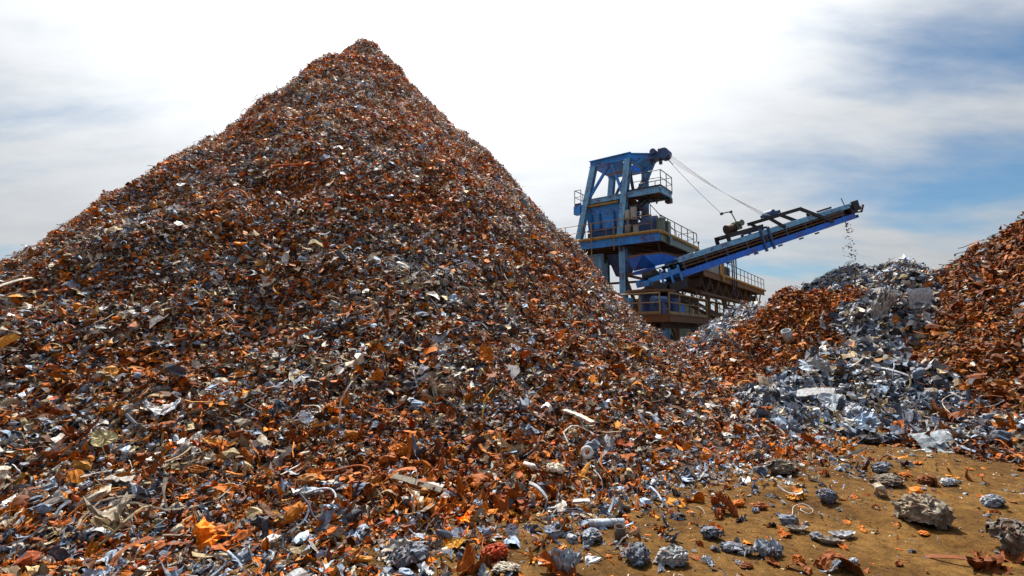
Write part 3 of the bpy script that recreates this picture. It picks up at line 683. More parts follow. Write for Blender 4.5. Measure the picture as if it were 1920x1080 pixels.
m = MB(); m.tube([T(4.55, -.25, ZP+1.1), T(4.55, -.25, ZP-1), T(4.55, -.25, ZP-4.5)], .04, 8); m.tube([T(2.95, -.22, ZP+.9), T(2.95, -.22, ZP), T(2.95, -.22, ZP-.9)], .03, 6); m.build('drain_pipe', M_YELL, tower)
m = MB(); c0 = T(8.0, .0, ZP+.55)
for k in range(2): m.tube([c0 + (.30-k*.1)*(cos(a)*w_ + sin(a)*z_) - v_*.06*k for a in np.linspace(0, 5.6, 16)], .045, 6)
m.box(c0-z_*.4, (w_, v_, z_), (.25, .15, .3)); m.build('hose_reel', M_NAVY, tower)

# gallery running back from the tower on posts
gal = empty('service_gallery', tuple(T(0, 14, 0))); tag(gal, 'long rusty steel gallery on posts running back beneath the blue conveyor', 'gallery', kind='thing')
ZG = W(1358, 519, 37.5)[2]
g0, g1, gw0, gw1 = 4.6, 25.0, -1.2, 1.6
m = MB(); m.box(T((gw0+gw1)/2, (g0+g1)/2, ZG-.04), (w_, v_, z_), (gw1-gw0-.1, g1-g0, .06)); m.build('deck', M_RUSTY, gal)
m = MB(); m.channel(T(gw0, g0, ZG-.25), T(gw0, g1, ZG-.25), .14, .42); m.channel(T(gw1, g0, ZG-.25), T(gw1, g1, ZG-.25), .14, .42)
m.build('edge_beam', M_RUSTY, gal)
m = MB()
for k in np.arange(g0+.3, g1, 1.1): m.ibeam(T(gw0+.1, k, ZG-.25), T(gw1-.1, k, ZG-.25), .14, .3)
for k in np.arange(g0+.3, g1-2, 2.2):
    m.beam(T(gw0+.3, k, ZG-.4), T(gw0+.3, k+1.1, ZG-1.5), .09, .09); m.beam(T(gw0+.3, k+2.2, ZG-.4), T(gw0+.3, k+1.1, ZG-1.5), .09, .09)
    m.beam(T(gw1-.3, k, ZG-.4), T(gw1-.3, k+1.1, ZG-1.5), .09, .09); m.beam(T(gw1-.3, k+2.2, ZG-.4), T(gw1-.3, k+1.1, ZG-1.5), .09, .09)
    m.beam(T(gw0+.3, k, ZG-.9), T(gw1-.3, k, ZG-.9), .08, .5)
for q in (gw0+.3, gw1-.3): m.beam(T(q, g0, ZG-1.55), T(q, g1-2, ZG-1.55), .14, .16)
m.tube([T(0.2, g0, ZG-1.1), T(.2, 12, ZG-1.15), T(.2, g1, ZG-1.1)], .16, 10); m.tube([T(0.9, g0, ZG-1.2), T(.9, 12, ZG-1.2), T(.9, g1, ZG-1.2)], .1, 8)
m.build('truss', M_BROWN, gal)
for (a, b_) in ((-.9, 6.4), (1.3, 6.4), (-.9, 11.0), (1.3, 11.0), (-.9, 17), (1.3, 17), (-.9, 23), (1.3, 23)):
    m = MB(); m.ibeam(T(a, b_, -.2), T(a, b_, ZG-1.64), .26, .26, up=v_); m.build('post', M_RUSTY, gal)
m = MB(); railing(m, [T(gw0, 9.6, ZG), T(gw0, g1, ZG)], 1.1, 1.4); railing(m, [T(gw1, 7.5, ZG), T(gw1, g1, ZG)], 1.1, 1.8)
m.build('railing', M_RAIL, gal)
m = MB(); m.tube([T(gw0-.1, 8.4, ZG-.02), T(gw0-.1, 14, ZG), T(gw0-.1, g1, ZG)], .1, 8); m.tube([T(gw0-.12, 9.0, ZG-.5), T(gw0-.12, 9.0, ZG+.4), T(gw0-.12, 9.0, ZG+1.5)], .13, 10); m.build('pipe', M_YELL, gal)
m = MB(); m.box(T(-.2, 7.3, ZG+.35), (w_, v_, z_), (1.9, 2.6, 1.1))
for k in np.arange(6.1, 8.6, .3): m.box(T(-1.16, k, ZG+.35), (w_, v_, z_), (.04, .08, 1.08))
m.build('housing', M_PALE, gal)
m = MB()                                              # caged ladder mast
for (a, b_) in ((-1.35, 11.8), (-1.35, 12.4), (-1.35, 13.1)): m.tube([T(a, b_, ZG-1.3), T(a, b_, ZG+.6), T(a, b_, ZG+2.3)], .05, 6)
for k in np.arange(-1.1, 2.2, .35): m.beam(T(-1.35, 11.8, ZG+k), T(-1.35, 12.4, ZG+k), .03, .03)
m.box(T(-.5, 11.0, ZG+.45), (w_, v_, z_), (1.2, 2.2, .8)); m.beam(T(-.8, 10.2, ZG+.8), T(-1.2, 10.0, ZG+2.0), .06, .06)
m.build('ladder', M_RAIL, gal)
m = MB()                                              # stair flight dropping under the gallery
s0, s1 = T(1.9, 4.0, ZG-.9), T(-1.6, 13.0, ZG-4.0)
dd = np.cross((s1-s0)/np.linalg.norm(s1-s0), z_); dd /= np.linalg.norm(dd)
for s in (-.4, .4):
    m.beam(s0+dd*s, s1+dd*s, .06, .26); m.tube([s0+dd*s+z_, (s0+s1)/2+dd*s+z_, s1+dd*s+z_], .03, 6)
    for k in np.linspace(0, 1, 7): m.tube([s0+(s1-s0)*k+dd*s, s0+(s1-s0)*k+dd*s+z_*.5, s0+(s1-s0)*k+dd*s+z_], .03, 6)
for k in np.linspace(.02, .98, 20): m.box(s0+(s1-s0)*k, (dd, np.cross(dd, z_), z_), (.75, .25, .04))
m.beam(T(-1.2, 9.4, 0), T(-.9, 11.0, ZG-2.6), .09, .09); m.beam(T(-1.2, 13, 0), T(-.9, 11.2, ZG-2.6), .09, .09)
m.build('stair', M_BROWN, gal)
m = MB()                                              # cable trays, hangers and pipework between tower and gallery
rr = np.random.default_rng(5)
for k in range(14):
    a, b_ = rr.uniform(-1, 3), rr.uniform(3.5, 9); zt = ZG-rr.uniform(.3, 1.6); m = MB(); m.beam(T(a, b_, zt), T(a, b_, zt-rr.uniform(.8, 2.6)), .08, .08); m.build('hanger', M_BROWN, gal)
for k in range(9):
    a, b_ = rr.uniform(.2, 3), rr.uniform(3.5, 7); zt = ZG-rr.uniform(.4, 2.8); m = MB(); m.beam(T(a, b_, zt), T(a-rr.uniform(1, 2.5), b_+rr.uniform(0, 2), zt), .1, .12); m.build('cable_tray', M_BROWN, gal)

# lower service deck under the conveyor tail
D0 = W(1254, 588, 26.5); ZD = D0[2]; D0 = np.array([D0[0], D0[1], 0])
def TD(w, v, z): return D0 + w_*w + v_*v + z_*z
low = empty('slewing_platform', tuple(TD(1.5, 3, 0))); tag(low, 'rusty railed platform on a blue column below the conveyor hopper', 'platform', kind='thing')
m = MB(); m.box(TD(2.0, 3.7, ZD-.05), (w_, v_, z_), (4.0, 7.3, .06)); m.build('deck', M_RUSTY, low)
m = MB(); m.channel(TD(4.0, 0, ZD-.22), TD(0, 0, ZD-.22), .14, .42); m.channel(TD(0, .1, ZD-.22), TD(0, 7.4, ZD-.22), .14, .42); m.channel(TD(.1, 7.4, ZD-.22), TD(4, 7.4, ZD-.22), .14, .42)
m.build('edge_beam', M_RUSTY, low)
m = MB()
for k in np.arange(.7, 7.2, .9): m.ibeam(TD(.1, k, ZD-.3), TD(3.9, k, ZD-.3), .14, .3)
m.ibeam(TD(.5, .2, ZD-.6), TD(.5, 7.2, ZD-.6), .2, .3); m.ibeam(TD(2.9, .2, ZD-.6), TD(2.9, 7.2, ZD-.6), .2, .3)
m.build('joist', M_BROWN, low)
m = MB(); railing(m, [TD(4, .06, ZD), TD(.5, .06, ZD)], 1.15, 1.2, .04, True); railing(m, [TD(.06, .3, ZD), TD(.06, 3.7, ZD), TD(.06, 7.3, ZD)], 1.15, 1.5, .04, True)
m.build('railing', M_YRAIL, low)
for (a, b_) in ((.55, .75), (.55, 6.4), (2.9, .75), (2.9, 6.4)):
    m = MB(); m.ibeam(TD(a, b_, -.2), TD(a, b_, ZD-.76), .46, .46, up=v_); m.build('column', M_STEELB, low)
m = MB()
for (a, b_) in (((.55, .9), (.55, 6.2)), ((2.9, .9), (2.9, 6.2))):
    m.beam(TD(*a, .3), TD(*b_, ZD-.9), .1, .1); m.beam(TD(*a, ZD-.9), TD(*b_, .3), .1, .1)
m.beam(TD(.55, .9, ZD-.95), TD(.2, 3.2, .2), .12, .12)
m.build('brace', M_BROWN, low)
# slewing machinery standing on the deck
m = MB(); tb = TD(2.0, 2.6, 0)
m.cyl(tb+z_*(ZD+.0), tb+z_*(ZD+1.35), .62, 28); m.build('slewing_column', M_NAVY, low)
m = MB(); m.cyl(tb+z_*(ZD+1.35), tb+z_*(ZD+1.5), 1.5, 28); m.build('turntable', M_RUSTY, low)
m = MB(); m.cyl(TD(1.2, .8, ZD+.8), TD(.7, 1.5, ZD+.8), .26, 14); m.box(TD(1.0, 1.2, ZD+.35), (w_, v_, z_), (.7, .7, .6)); m.build('slewing_drive', M_NAVY, low)
m = MB(); m.cyl(TD(.6, 2.6, ZD-.01), TD(.6, 2.6, ZD+1.0), .3, 14); m.build('oil_drum', M_NAVY, low)
m = MB(); m.box(TD(3.0, .9, ZD+.5), (w_, v_, z_), (1.0, .6, 1.0)); m.build('drive_cabinet', M_STEELB, low)

# ================================================================== conveyor boom
cs = W(1212, 521, 29.4); ce = W(1586, 399, 33.0)
ct = (ce-cs)/np.linalg.norm(ce-cs); cb = np.cross(ct, z_); cb /= np.linalg.norm(cb); cu = np.cross(cb, ct); CL = np.linalg.norm(ce-cs)
if cb[1] > 0: cb = -cb; cu = np.cross(ct, cb)*1.0
if cu[2] < 0: cu = -cu
def K(s, b, u): return cs + ct*s + cb*b + cu*u       # along, towards the viewer, up
def S(px):                                            # distance along the boom of what the photograph shows at this column
    q = (px-960)/F_PX; k_ = cos(PITCH); e_ = np.array([1, -q*cos(PITCH), -q*sin(PITCH)]); c0 = cs-np.array([0, 0, EYE]); return -(e_@c0)/(e_@ct)
conv = empty('conveyor', (cs[0], cs[1], cs[2])); tag(conv, 'long blue inclined conveyor boom dropping scrap from its raised end', 'conveyor', kind='thing')
HW = .72
m = MB()
for s in (1, -1):
    m.beam(K(1.8, s*HW, -.42), K(CL-.2, s*HW, -.34), .10, .36, up=cu)
m.build('bottom_chord', M_BLUEB, conv)
m = MB()
for s in (1, -1): m.beam(K(1.9, s*HW, .44), K(CL-.3, s*HW, .40), .10, .30, up=cu)
m.build('top_chord', M_STEELB, conv)
m = MB()
for s in (1, -1):
    for u in (.17, -.02): m.tube([K(2.0, s*(HW+.05), u), K(CL/2, s*(HW+.05), u-.01), K(CL-1.0, s*(HW+.05), u)], .035, 6)
m.build('guide_rail', M_RUSTY, conv)
m = MB()
for s in (1, -1):
    for k in np.arange(2.2, CL-.3, 1.55): m.beam(K(k, s*HW, -.24), K(k, s*HW, .29), .08, .08, up=ct)
for k in np.arange(2.6, CL-.5, 1.55): m.beam(K(k, -HW, -.45), K(k, HW, -.45), .08, .1, up=cu)
m.build('upright', M_NAVY, conv)
m = MB(); m.box(K(CL/2+.9, -.52, .06), (ct, cb, cu), (CL-2.4, .04, .36)); m.build('skirt', M_DARK, conv)
m = MB(); m.box(K(CL/2+.2, 0, .34), (ct, cb, cu), (CL-.2, 1.15, .03)); m.box(K(CL/2+.2, 0, -.12), (ct, cb, cu), (CL-.4, 1.1, .03)); 
m.cyl(K(CL+.05, -.58, .1), K(CL+.05, .58, .1), .26, 20); m.cyl(K(.3, -.58, .1), K(.3, .58, .1), .24, 20)
m.build('belt', M_BELT, conv)
m = MB()
for k in np.arange(1.4, CL-.3, .55):
    m.cyl(K(k, -.6, -.22), K(k, .6, -.22), .07, 8); m.cyl(K(k+.2, -.62, .22), K(k+.2, .62, .22), .08, 8); m.box(K(k+.2, .64, .1), (ct, cb, cu), (.08, .06, .3))
m.build('idler', M_DARK, conv)
for k in (5.2, 7.3, 9.2, 10.9, 12.2): m = MB(); m.box(K(k, HW, -.64), (ct, cb, cu), (.28, .1, .1)); m.build('lug', M_NAVY, conv)
m = MB()                                              # double clamp with the winch beam
for k in (S(1414), S(1428)): m.beam(K(k, HW+.10, -.72), K(k, HW+.10, .72), .12, .14, up=ct); m.beam(K(k, -HW-.10, -.72), K(k, -HW-.10, .72), .12, .14, up=ct); m.beam(K(k, -HW, .72), K(k, HW, .72), .12, .14, up=cu)
m.build('clamp', M_NAVY, conv)
m = MB()
for s in (.55, -.55): m.beam(K(S(1360), s, .92), K(S(1426), s, .84), .14, .26, up=cu); m.beam(K(S(1362), s, .55), K(S(1362), s, .85), .14, .2, up=ct)
m.beam(K(S(1366), -.55, .9), K(S(1366), .55, .9), .2, .1, up=cu); m.beam(K(S(1388), -.55, .94), K(S(1388), .55, .94), .9, .1, up=cu)
m.build('winch_beam', M_DARK, conv)
m = MB(); p = K(S(1381), .0, 1.42)
p = p-cu*.12; m.cyl(p-ct*.26, p+ct*.26, .25, 20); m.cyl(p-ct*.31, p-ct*.26, .31, 20); m.cyl(p+ct*.26, p+ct*.31, .31, 20); m.box(p-cu*.30, (ct, cb, cu), (.6, .4, .16)); m.build('winch_drum', M_BROWN, conv)
m = MB(); p2 = K(S(1395), 0, 1.36); m.box(p2, (ct, cb, cu), (.34, .4, .56)); m.cyl(p2+ct*.12-cb*.2+cu*.1, p2+ct*.12+cb*.35+cu*.1, .2, 16); m.build('winch_motor', M_GREEN, conv, .03)
m = MB(); m.tube([p2+cu*.25, p2+cu*.6-ct*.08, p2+cu*.95-ct*.15], .035, 6); m.tube([p2+cu*.95-ct*.15, p2+cu*1.0-ct*.5, p2+cu*1.0-ct*.85], .035, 6); m.cyl(p2+cu*.95-ct*.15-cb*.06, p2+cu*.95-ct*.15+cb*.06, .08, 10); m.cyl(p2+cu*1.0-ct*.85-cb*.06, p2+cu*1.0-ct*.85+cb*.06, .09, 10); m.build('limit_arm', M_DARK, conv)
m = MB()                                              # rope portal
for s in (.6, -.6):
    s *= 1.38; pa, pb, pc, pd = S(1457), S(1434), S(1491), S(1540)
    m.beam(K(pa, s, .35), K(pb+.1, s, 1.16), .14, .16, up=cu); m.beam(K(pb-.15, s, 1.22), K(pc+.1, s, 1.18), .14, .22, up=cu); m.beam(K(pc, s, 1.2), K(pd, s, -.25), .12, .2, up=cu)
m.beam(K(pb, -.8, 1.22), K(pb, .8, 1.22), .2, .16, up=cu); m.beam(K(pc, -.8, 1.18), K(pc, .8, 1.18), .16, .14, up=cu)
m.build('rope_portal', M_DARK, conv)
m = MB(); an = S(1457); m.box(K(an, 0, 1.42), (ct, cb, cu), (.6, 1.1, .2)); m.cyl(K(an-.1, -.4, 1.48), K(an-.1, .4, 1.48), .2, 16); m.build('rope_anchor', M_NAVY, conv)
m = MB(); m.box(K(CL-.15, 0, .12), (ct, cb, cu), (.55, 1.56, .62)); m.box(K(CL+.0, HW+.1, .35), (ct, cb, cu), (.5, .16, .55)); m.box(K(CL-.2, 0, -.42), (ct, cb, cu), (.8, 1.3, .2)); m.tube([K(CL-.75, HW, .5), K(CL-.8, HW, .8), K(CL-.85, HW, 1.05)], .03, 6); m.box(K(CL-1.9, HW+.02, .18), (ct, cb, cu), (1.4, .06, .34)); m.box(K(CL-3.2, .3, .66), (ct, cb, cu), (.35, .3, .2)); m.box(K(CL-2.0, .3, .66), (ct, cb, cu), (1.0, .3, .12))
m.build('head_frame', M_DARK, conv, .02)
m = MB(); m.beam(K(CL+.2, .3, -.12), K(CL+1.0, .3, -.25), .08, .08); m.box(K(CL+.65, .3, .04), (ct, cb, cu), (.42, .3, .22)); m.beam(K(CL+.9, .3, -.25), K(CL+1.25, .3, .18), .1, .14); m.build('scraper_arm', M_DARK, conv)
# hopper at the tail
m = MB(); th = .05
h_in = lambda s, b, u: K(s, b, u)
hN = W(1205, 477, 29.4); hx, hy = np.array([.90, .43, 0]), np.array([-.43, .90, 0])
top_ = [hN, hN+hx*1.5+z_*.22, hN+hx*3.1+z_*.05, hN+hx*3.1+hy*1.9+z_*.05, hN+hy*1.5]
bot_ = [W(1229, 499, 29.9), W(1256, 491, 30.3), W(1281, 484, 30.6), W(1285, 486, 31.6), W(1189, 508, 30.8)]
for i in range(5):
    j = (i+1) % 5; m.plate([bot_[i], bot_[j], top_[j]], .05); m.plate([bot_[i], top_[j], top_[i]], .05)
m.beam(W(1229, 503, 29.9), W(1189, 513, 30.8), .08, .22)
m.build('hopper', M_BLUEB, conv)
m = MB()
for i in range(5): m.beam(top_[i], top_[(i+1) % 5], .09, .09)
m.build('hopper_rim', M_RUSTY, conv)
m = MB()                                              # tail frame with its uprights and drive
for s in (1, -1):
    m.beam(K(-.3, s*HW, -.2), K(1.8, s*HW, -.12), .12, .3, up=cu)
    for k in (.55, 1.15, 1.75): m.beam(K(k, s*(HW+.02), -.75), K(k, s*(HW+.02), .2), .1, .12, up=ct)
m.beam(K(-.3, -HW, -.3), K(-.3, HW, -.3), .2, .3, up=cu)
m.build('tail_frame', M_BLUE, conv)
m = MB(); m.box(K(1.0, 0, -.75), (ct, cb, cu), (2.6, 1.2, .35)); m.cyl(K(-.1, .3, -.55), K(-.1, 1.1, -.55), .28, 16); m.cyl(K(.3, .2, -.75), K(.3, 1.0, -.75), .24, 16); m.box(K(1.4, .3, -1.0), (ct, cb, cu), (1.2, 1.0, .5)); m.cyl(K(-.6, .7, -.9), K(.7, .7, -.75), .1, 10); m.box(K(1.0, .2, -1.25), (ct, cb, z_), (.9, .9, .7))
m.build('tail_drive', M_DARK, conv, .02)
m = MB()
for k in range(9): V, Tt = lump(rr, 1); m.add(V*.28+K(2.3+k*.16, .2+rr.uniform(-.3, .3), .52), [tuple(t) for t in Tt])
m.build('carried_scrap', M_PALE, conv)
# hoisting ropes
rope = MB()
hp = hd-w_*.75+z_*.3
for i, k in enumerate(np.linspace(-.42, .42, 5)):
    a = hp+v_*k*.9+z_*(-.11*i); b_ = K(an-.2-.1*i, k*1.3, 1.56-.05*i)
    rope.tube([a+(b_-a)*t_ - z_*.18*sin(pi*t_) for t_ in np.linspace(0, 1, 9)], .011, 5)
ro = rope.build('hoist_ropes', M_ROPE); tag(ro, 'thin pale hoist ropes stretched from tower head to conveyor portal', 'rope', kind='thing')
rope = MB(); a = hp-z_*.4; b_ = p2+cu*1.0-ct*.85
rope.tube([a+(b_-a)*t_ - z_*.1*sin(pi*t_) for t_ in np.linspace(0, 1, 9)], .012, 5)
for t_ in (.04, .06, .08, .10, .12, .14): rope.cyl(a+(b_-a)*(t_-.006), a+(b_-a)*(t_+.006), .03, 6)
ro = rope.build('signal_cable', M_RAIL); tag(ro, 'single thin dark cable sagging from tower head to the lever on the conveyor', 'cable', kind='thing')

# falling scrap
r = np.random.default_rng(9); fp = K(CL+.12, 0, -.35); Vs, Ts, off = [], [], 0
ground_top = float(D.h(np.array(fp[0]), np.array(fp[1])))
for i in range(300):
    q = r.random()**.8; z = fp[2] - q*(fp[2]-ground_top+.2); spread = .12+.16*q
    kind = r.integers(0, len(PROTO[1])); _, pv, pt = PROTO[1][kind]
    s = r.uniform(.04, .14)*(1.25 if q < .5 else .9); an = r.normal(size=(3, 3)); Qm, _ = np.linalg.qr(an)
    Vs.append(pv*s@Qm + np.array([fp[0]-.15+q*.25+r.normal()*spread, fp[1]+r.normal()*spread, z])); Ts.append(pt+off); off += len(pv)
o = mesh_np('falling_scrap', np.concatenate(Vs), np.concatenate(Ts), M_CHIP); tag(o, 'stream of small metal pieces falling from the conveyor end onto the far grey heap', 'falling scrap', kind='stuff')

# ================================================================== far buildings
def shed(name, px0, px1, ytop, Y, depth, mtl, label, ridge=.0, panel=None, z0=-.2):
    a, b_ = W(px0, ytop, Y), W(px1, ytop, Y); zt = a[2]
    root = empty(name, ((a[0]+b_[0])/2, Y+depth/2, 0)); tag(root, label, 'building', kind='thing')
    m = MB(); m.hexa([(a[0], Y, z0), (b_[0], Y, z0), (b_[0], Y+depth, z0), (a[0], Y+depth, z0), (a[0], Y, zt), (b_[0], Y, zt), (b_[0], Y+depth, zt), (a[0], Y+depth, zt)])
    for x in np.arange(a[0]+.4, b_[0], .8): m.box(((x), Y-.04, zt/2), ((1, 0, 0), (0, 1, 0), z_), (.12, .07, zt-.3))
    m.build('wall', mtl, root)
    m = MB(); m.hexa([(a[0]-.3, Y-.3, zt+.003), (b_[0]+.3, Y-.3, zt+.003), (b_[0]+.3, Y+depth+.3, zt+.003), (a[0]-.3, Y+depth+.3, zt+.003), (a[0]-.3, Y-.3, zt+.3), (b_[0]+.3, Y-.3, zt+.3), (b_[0]+.3, Y+depth/2, zt+.3+ridge), (a[0]-.3, Y+depth/2, zt+.3+ridge)])
    m.build('roof', M_GREEN, root)
    if panel:
        for (q0, q1, t0, t1) in panel:
            c0, c1 = W(q0, t0, Y-.12), W(q1, t1, Y-.12)
            m = MB(); m.box((c0+c1)/2, ((1, 0, 0), (0, 1, 0), z_), (c1[0]-c0[0], .1, c0[2]-c1[2])); m.build('gate', M_BLUEB, root)
    return root
shed('warehouse', 1180, 1300, 565, 62, 14, M_GREEN, 'grey green shed with blue gates seen through the tower base', .6, [(1251, 1262, 573, 592), (1267, 1283, 572, 592)])
shed('warehouse', 1311, 1420, 590, 74, 18, M_PALE, 'long pale flat warehouse far behind the gallery posts', .3)
# ================================================================== single pieces that stand out
RU = (.46, .115, .008, 0); RD = (.22, .06, .012, 0); OC = (.55, .24, .03, 0); OR = (.60, .17, .01, 0); RE = (.42, .05, .008, 0)
GR = (.30, .34, .40, .3); GD = (.16, .185, .23, .3); GL = (.50, .54, .60, .25); WH = (.72, .71, .68, 0); BE = (.50, .44, .33, 0); GB = (.26, .24, .21, .1); WB = (.52, .60, .72, .1); BK = (.03, .03, .034, 0)
def smooth_pts(P, n=24):
    P = np.asarray(P, float); t = np.linspace(0, len(P)-1, n); i = np.clip(t.astype(int), 0, len(P)-2); f = (t-i)[:, None]
    p0, p1, p2, p3 = P[np.clip(i-1, 0, None)], P[i], P[i+1], P[np.clip(i+2, None, len(P)-1)]
    return .5*((2*p1) + (p2-p0)*f + (2*p0-5*p1+4*p2-p3)*f*f + (3*p1-p0-3*p2+p3)*f**3)
def disc(r, n=22, th=.03, dish=.1):
    V, T = [], []; rr_ = [0.0, .2, .36, .5]
    for k, q in enumerate(rr_):
        m = 1 if k == 0 else n
        for j in range(m): a = j*2*pi/n; s = 1+.10*sin(3*a+1)+.04*r.normal(); V.append([q*cos(a)*s, q*sin(a)*s*.85, dish*q*q*2+.02*r.normal()])
    for j in range(n): T.append([0, 1+j, 1+(j+1) % n])
    for k in (0, 1):
        for j in range(n):
            a, b = 1+k*n+j, 1+k*n+(j+1) % n; T += [[a, a+n, b+n], [a, b+n, b]]
    return np.array(V), np.array(T)
def ribbon(pts, wid, n=24, tilt=0.0, r=None, ragged=.0):
    P = smooth_pts(pts, n); t = np.gradient(P, axis=0); t /= np.linalg.norm(t, axis=1)[:, None]
    s = np.cross(t, [0.05, cos(tilt), sin(tilt)]); s = np.cross(s, t); s /= np.linalg.norm(s, axis=1)[:, None]
    wv = wid*(1+ragged*(np.array([r.normal() for _ in range(n)]) if r is not None else 0))
    V = np.stack([P-s*np.reshape(wv, (-1, 1))/2, P, P+s*np.reshape(wv, (-1, 1))/2], 1).reshape(-1, 3); T = []
    for i in range(n-1):
        for j in (0, 1):
            a, b = i*3+j, i*3+j+1; T += [[a, b, b+3], [a, b+3, a+3]]
    return V, np.array(T)
def wool(r):
    Vs, Ts, off = [], [], 0
    for k in range(46):
        a = np.linspace(0, r.uniform(2.5, 6), 14); Q, _ = np.linalg.qr(r.normal(size=(3, 3))); q = r.uniform(.28, .5)
        P = np.stack([q*np.cos(a), q*np.sin(a), .10*r.normal()*a], 1) + .025*r.normal(size=(14, 3)); P = P@Q + r.normal(size=3)*.03
        P = np.where(np.linalg.norm(P, axis=1)[:, None] > .52, P*.9, P)
        V, T = wire(r, rad=.009, sides=3, pts=P); Vs.append(V); Ts.append(T+off); off += len(V)
    return np.concatenate(Vs)*np.array([1, .95, .8]), np.concatenate(Ts)
def crushed(r, asp, n_sheet, gap):
    """a wad of torn sheet: folded patches wrapped over one another around a dark hollow core"""
    V, T = lump(r, 2, (.70, .70, .70), .3); Vs, Ts, Fs, off = [V], [T], [np.full(len(V), .25)], len(V)
    for k in range(n_sheet):
        nx, ny = 11, 8; u, v = np.meshgrid(np.linspace(-.5, .5, nx+1), np.linspace(-.5, .5, ny+1))
        e = r.uniform(.8, 1.5); s = 1+.22*np.sin(3*np.arctan2(v, u)+r.uniform(0, 6))+.08*r.normal(size=u.shape)
        a, b = u*e*s*1.25, v*e*s*.9
        d = np.stack([np.sin(a)*np.cos(b), np.sin(b), np.cos(a)*np.cos(b)], -1); Q, _ = np.linalg.qr(r.normal(size=(3, 3))); d = d@Q
        f = 0
        for _ in range(4): th = r.uniform(0, 6.3); f = f + r.uniform(.03, .10)*np.abs(((u*cos(th)+v*sin(th))*r.uniform(1.5, 3.5)+r.random()) % 1 - .5)*2
        R = .34 + gap*r.random() + f - .06 + .010*r.normal(size=u.shape) + r.uniform(0, .16)*np.maximum(0, u+r.uniform(-.2, .3))
        P = (d*R[..., None]).reshape(-1, 3); t = grid_tris(nx, ny)
        Vs.append(P); Ts.append(t+off); Fs.append(np.full(len(P), r.uniform(.55, 1.25))); off += len(P)
    crushed.f = np.concatenate(Fs)
    return np.concatenate(Vs)*np.array(asp), np.concatenate(Ts), .012
def shape(kind, r):
    """unit-length shape and the thickness its sheet gets (share of length)"""
    if kind == 'ball': return crushed(r, (1, .92, .84), 20, .09)
    if kind == 'wad': return crushed(r, (1, .72, .62), 13, .10)
    if kind == 'flatwad': return crushed(r, (1, .7, .36), 12, .08)
    if kind == 'nugget': return (*lump(r, 3, (1, .6, .55), .34), 0)
    if kind == 'plate': return (*sheet(r, 14, 10, r.uniform(.55, .8), .12, .6), .012)
    if kind == 'square': 
        u, v = np.meshgrid(np.linspace(-.5, .5, 9), np.linspace(-.4, .4, 8)); z = .05*np.abs(u+.1)+.03*np.sin(v*8)+.008*r.normal(size=u.shape)
        return np.stack([u+.05*v, v, z], -1).reshape(-1, 3), grid_tris(8, 7), .012
    if kind == 'crumple': return (*sheet(r, 16, 12, r.uniform(.5, .8), .34, .9), .012)
    if kind == 'shell': 
        V, T = disc(r, 24, dish=.42); return V*np.array([1, .62, 1]), T, .025
    if kind == 'disc': return (*disc(r), .03)
    if kind == 'scoop': return (*curl(r, 16, 6, .45, 1.6), .02)
    if kind == 'rod': return (*wire(r, rad=.022, sides=8, pts=smooth_pts([(-.5, 0, 0), (-.1, .015, .01), (.2, -.01, .015), (.5, .01, 0)], 14)), 0)
    if kind == 'stick': return (*ribbon([(-.5, 0, 0), (-.15, .03, .03), (.2, -.01, .04), (.5, .02, 0)], .10, 20, .3, r, .1), .03)
    if kind == 'strip': return (*ribbon([(-.5, .10, 0), (-.2, .02, .05), (.15, -.03, .05), (.5, .0, 0)], .09, 22, .5, r, .06), .022)
    if kind == 'plank': return (*ribbon([(-.5, 0, 0), (0, .02, .03), (.5, -.01, 0)], .26, 20, .2, r, .10), .05)
    if kind == 'pipe': return (*pipe(r, 20, .11, .82), 0)
    if kind == 'ring': return (*ring(r, 28, .5, .22, .16), 0)
    if kind == 'thinring': return (*ring(r, 28, .5, .36, .22), 0)
    if kind == 'coil': return (*wire(r, rad=.045, sides=7, pts=[((.40+.02*k)*cos(k*.42), (.40-.006*k)*sin(k*.42), .010*k) for k in range(36)]), 0)
    if kind == 'hook': return (*wire(r, rad=.03, sides=7, pts=smooth_pts([(-.5, -.2, 0), (-.3, .15, .1), (0, .28, .15), (.3, .2, .06), (.5, -.1, 0)], 24)), 0)
    if kind == 'loopwire': return (*wire(r, rad=.010, sides=5, pts=smooth_pts([(-.5, -.1, 0), (-.2, .25, .12), (.15, .2, .2), (.25, -.1, .1), (0, -.22, .05), (-.1, .05, .08), (.2, .25, .04), (.5, .2, 0)], 44)), 0)
    if kind == 'longwire': return (*wire(r, rad=.008, sides=5, pts=smooth_pts([(-.5, 0, 0), (-.3, .1, .06), (-.05, -.06, .03), (.2, .08, .07), (.5, -.02, 0)], 30)), 0)
    if kind == 'lwire': return (*wire(r, rad=.018, sides=6, pts=[(-.05, -.45, 0), (0, -.2, .05), (.04, .05, .1), (.05, .1, .11), (.18, .28, .14), (.34, .45, .2)]), 0)
    if kind == 'bracket': return (*ribbon([(-.5, .0, .30), (-.34, .0, .22), (-.2, 0, .05), (-.22, 0, -.06), (-.10, 0, -.08), (.15, 0, .02), (.42, 0, .06), (.5, 0, .05), (.5, 0, -.06)], .14, 44, 0, r, .04), .028)
    if kind == 'fins': 
        Vs, Ts, off = [], [], 0
        for k, (x, ln) in enumerate(((-.28, .7), (.02, .85), (.3, .75))):
            V, T = ribbon([(x-.02, 0, .42), (x-.09*(k-1.6), 0.02, .25), (x-.02, .06, 0), (x+.14, .16, -.3*ln)], .15, 18, .0, r, .03); Vs.append(V); Ts.append(T+off); off += len(V)
        V, T = ribbon([(-.42, 0, .36), (-.1, .03, .46), (.2, .02, .43), (.45, -.05, .32)], .2, 18, 0, r, .05); Vs.append(V); Ts.append(T+off)
        return np.concatenate(Vs), np.concatenate(Ts), .02
    if kind == 'wool': return (*wool(r), 0)
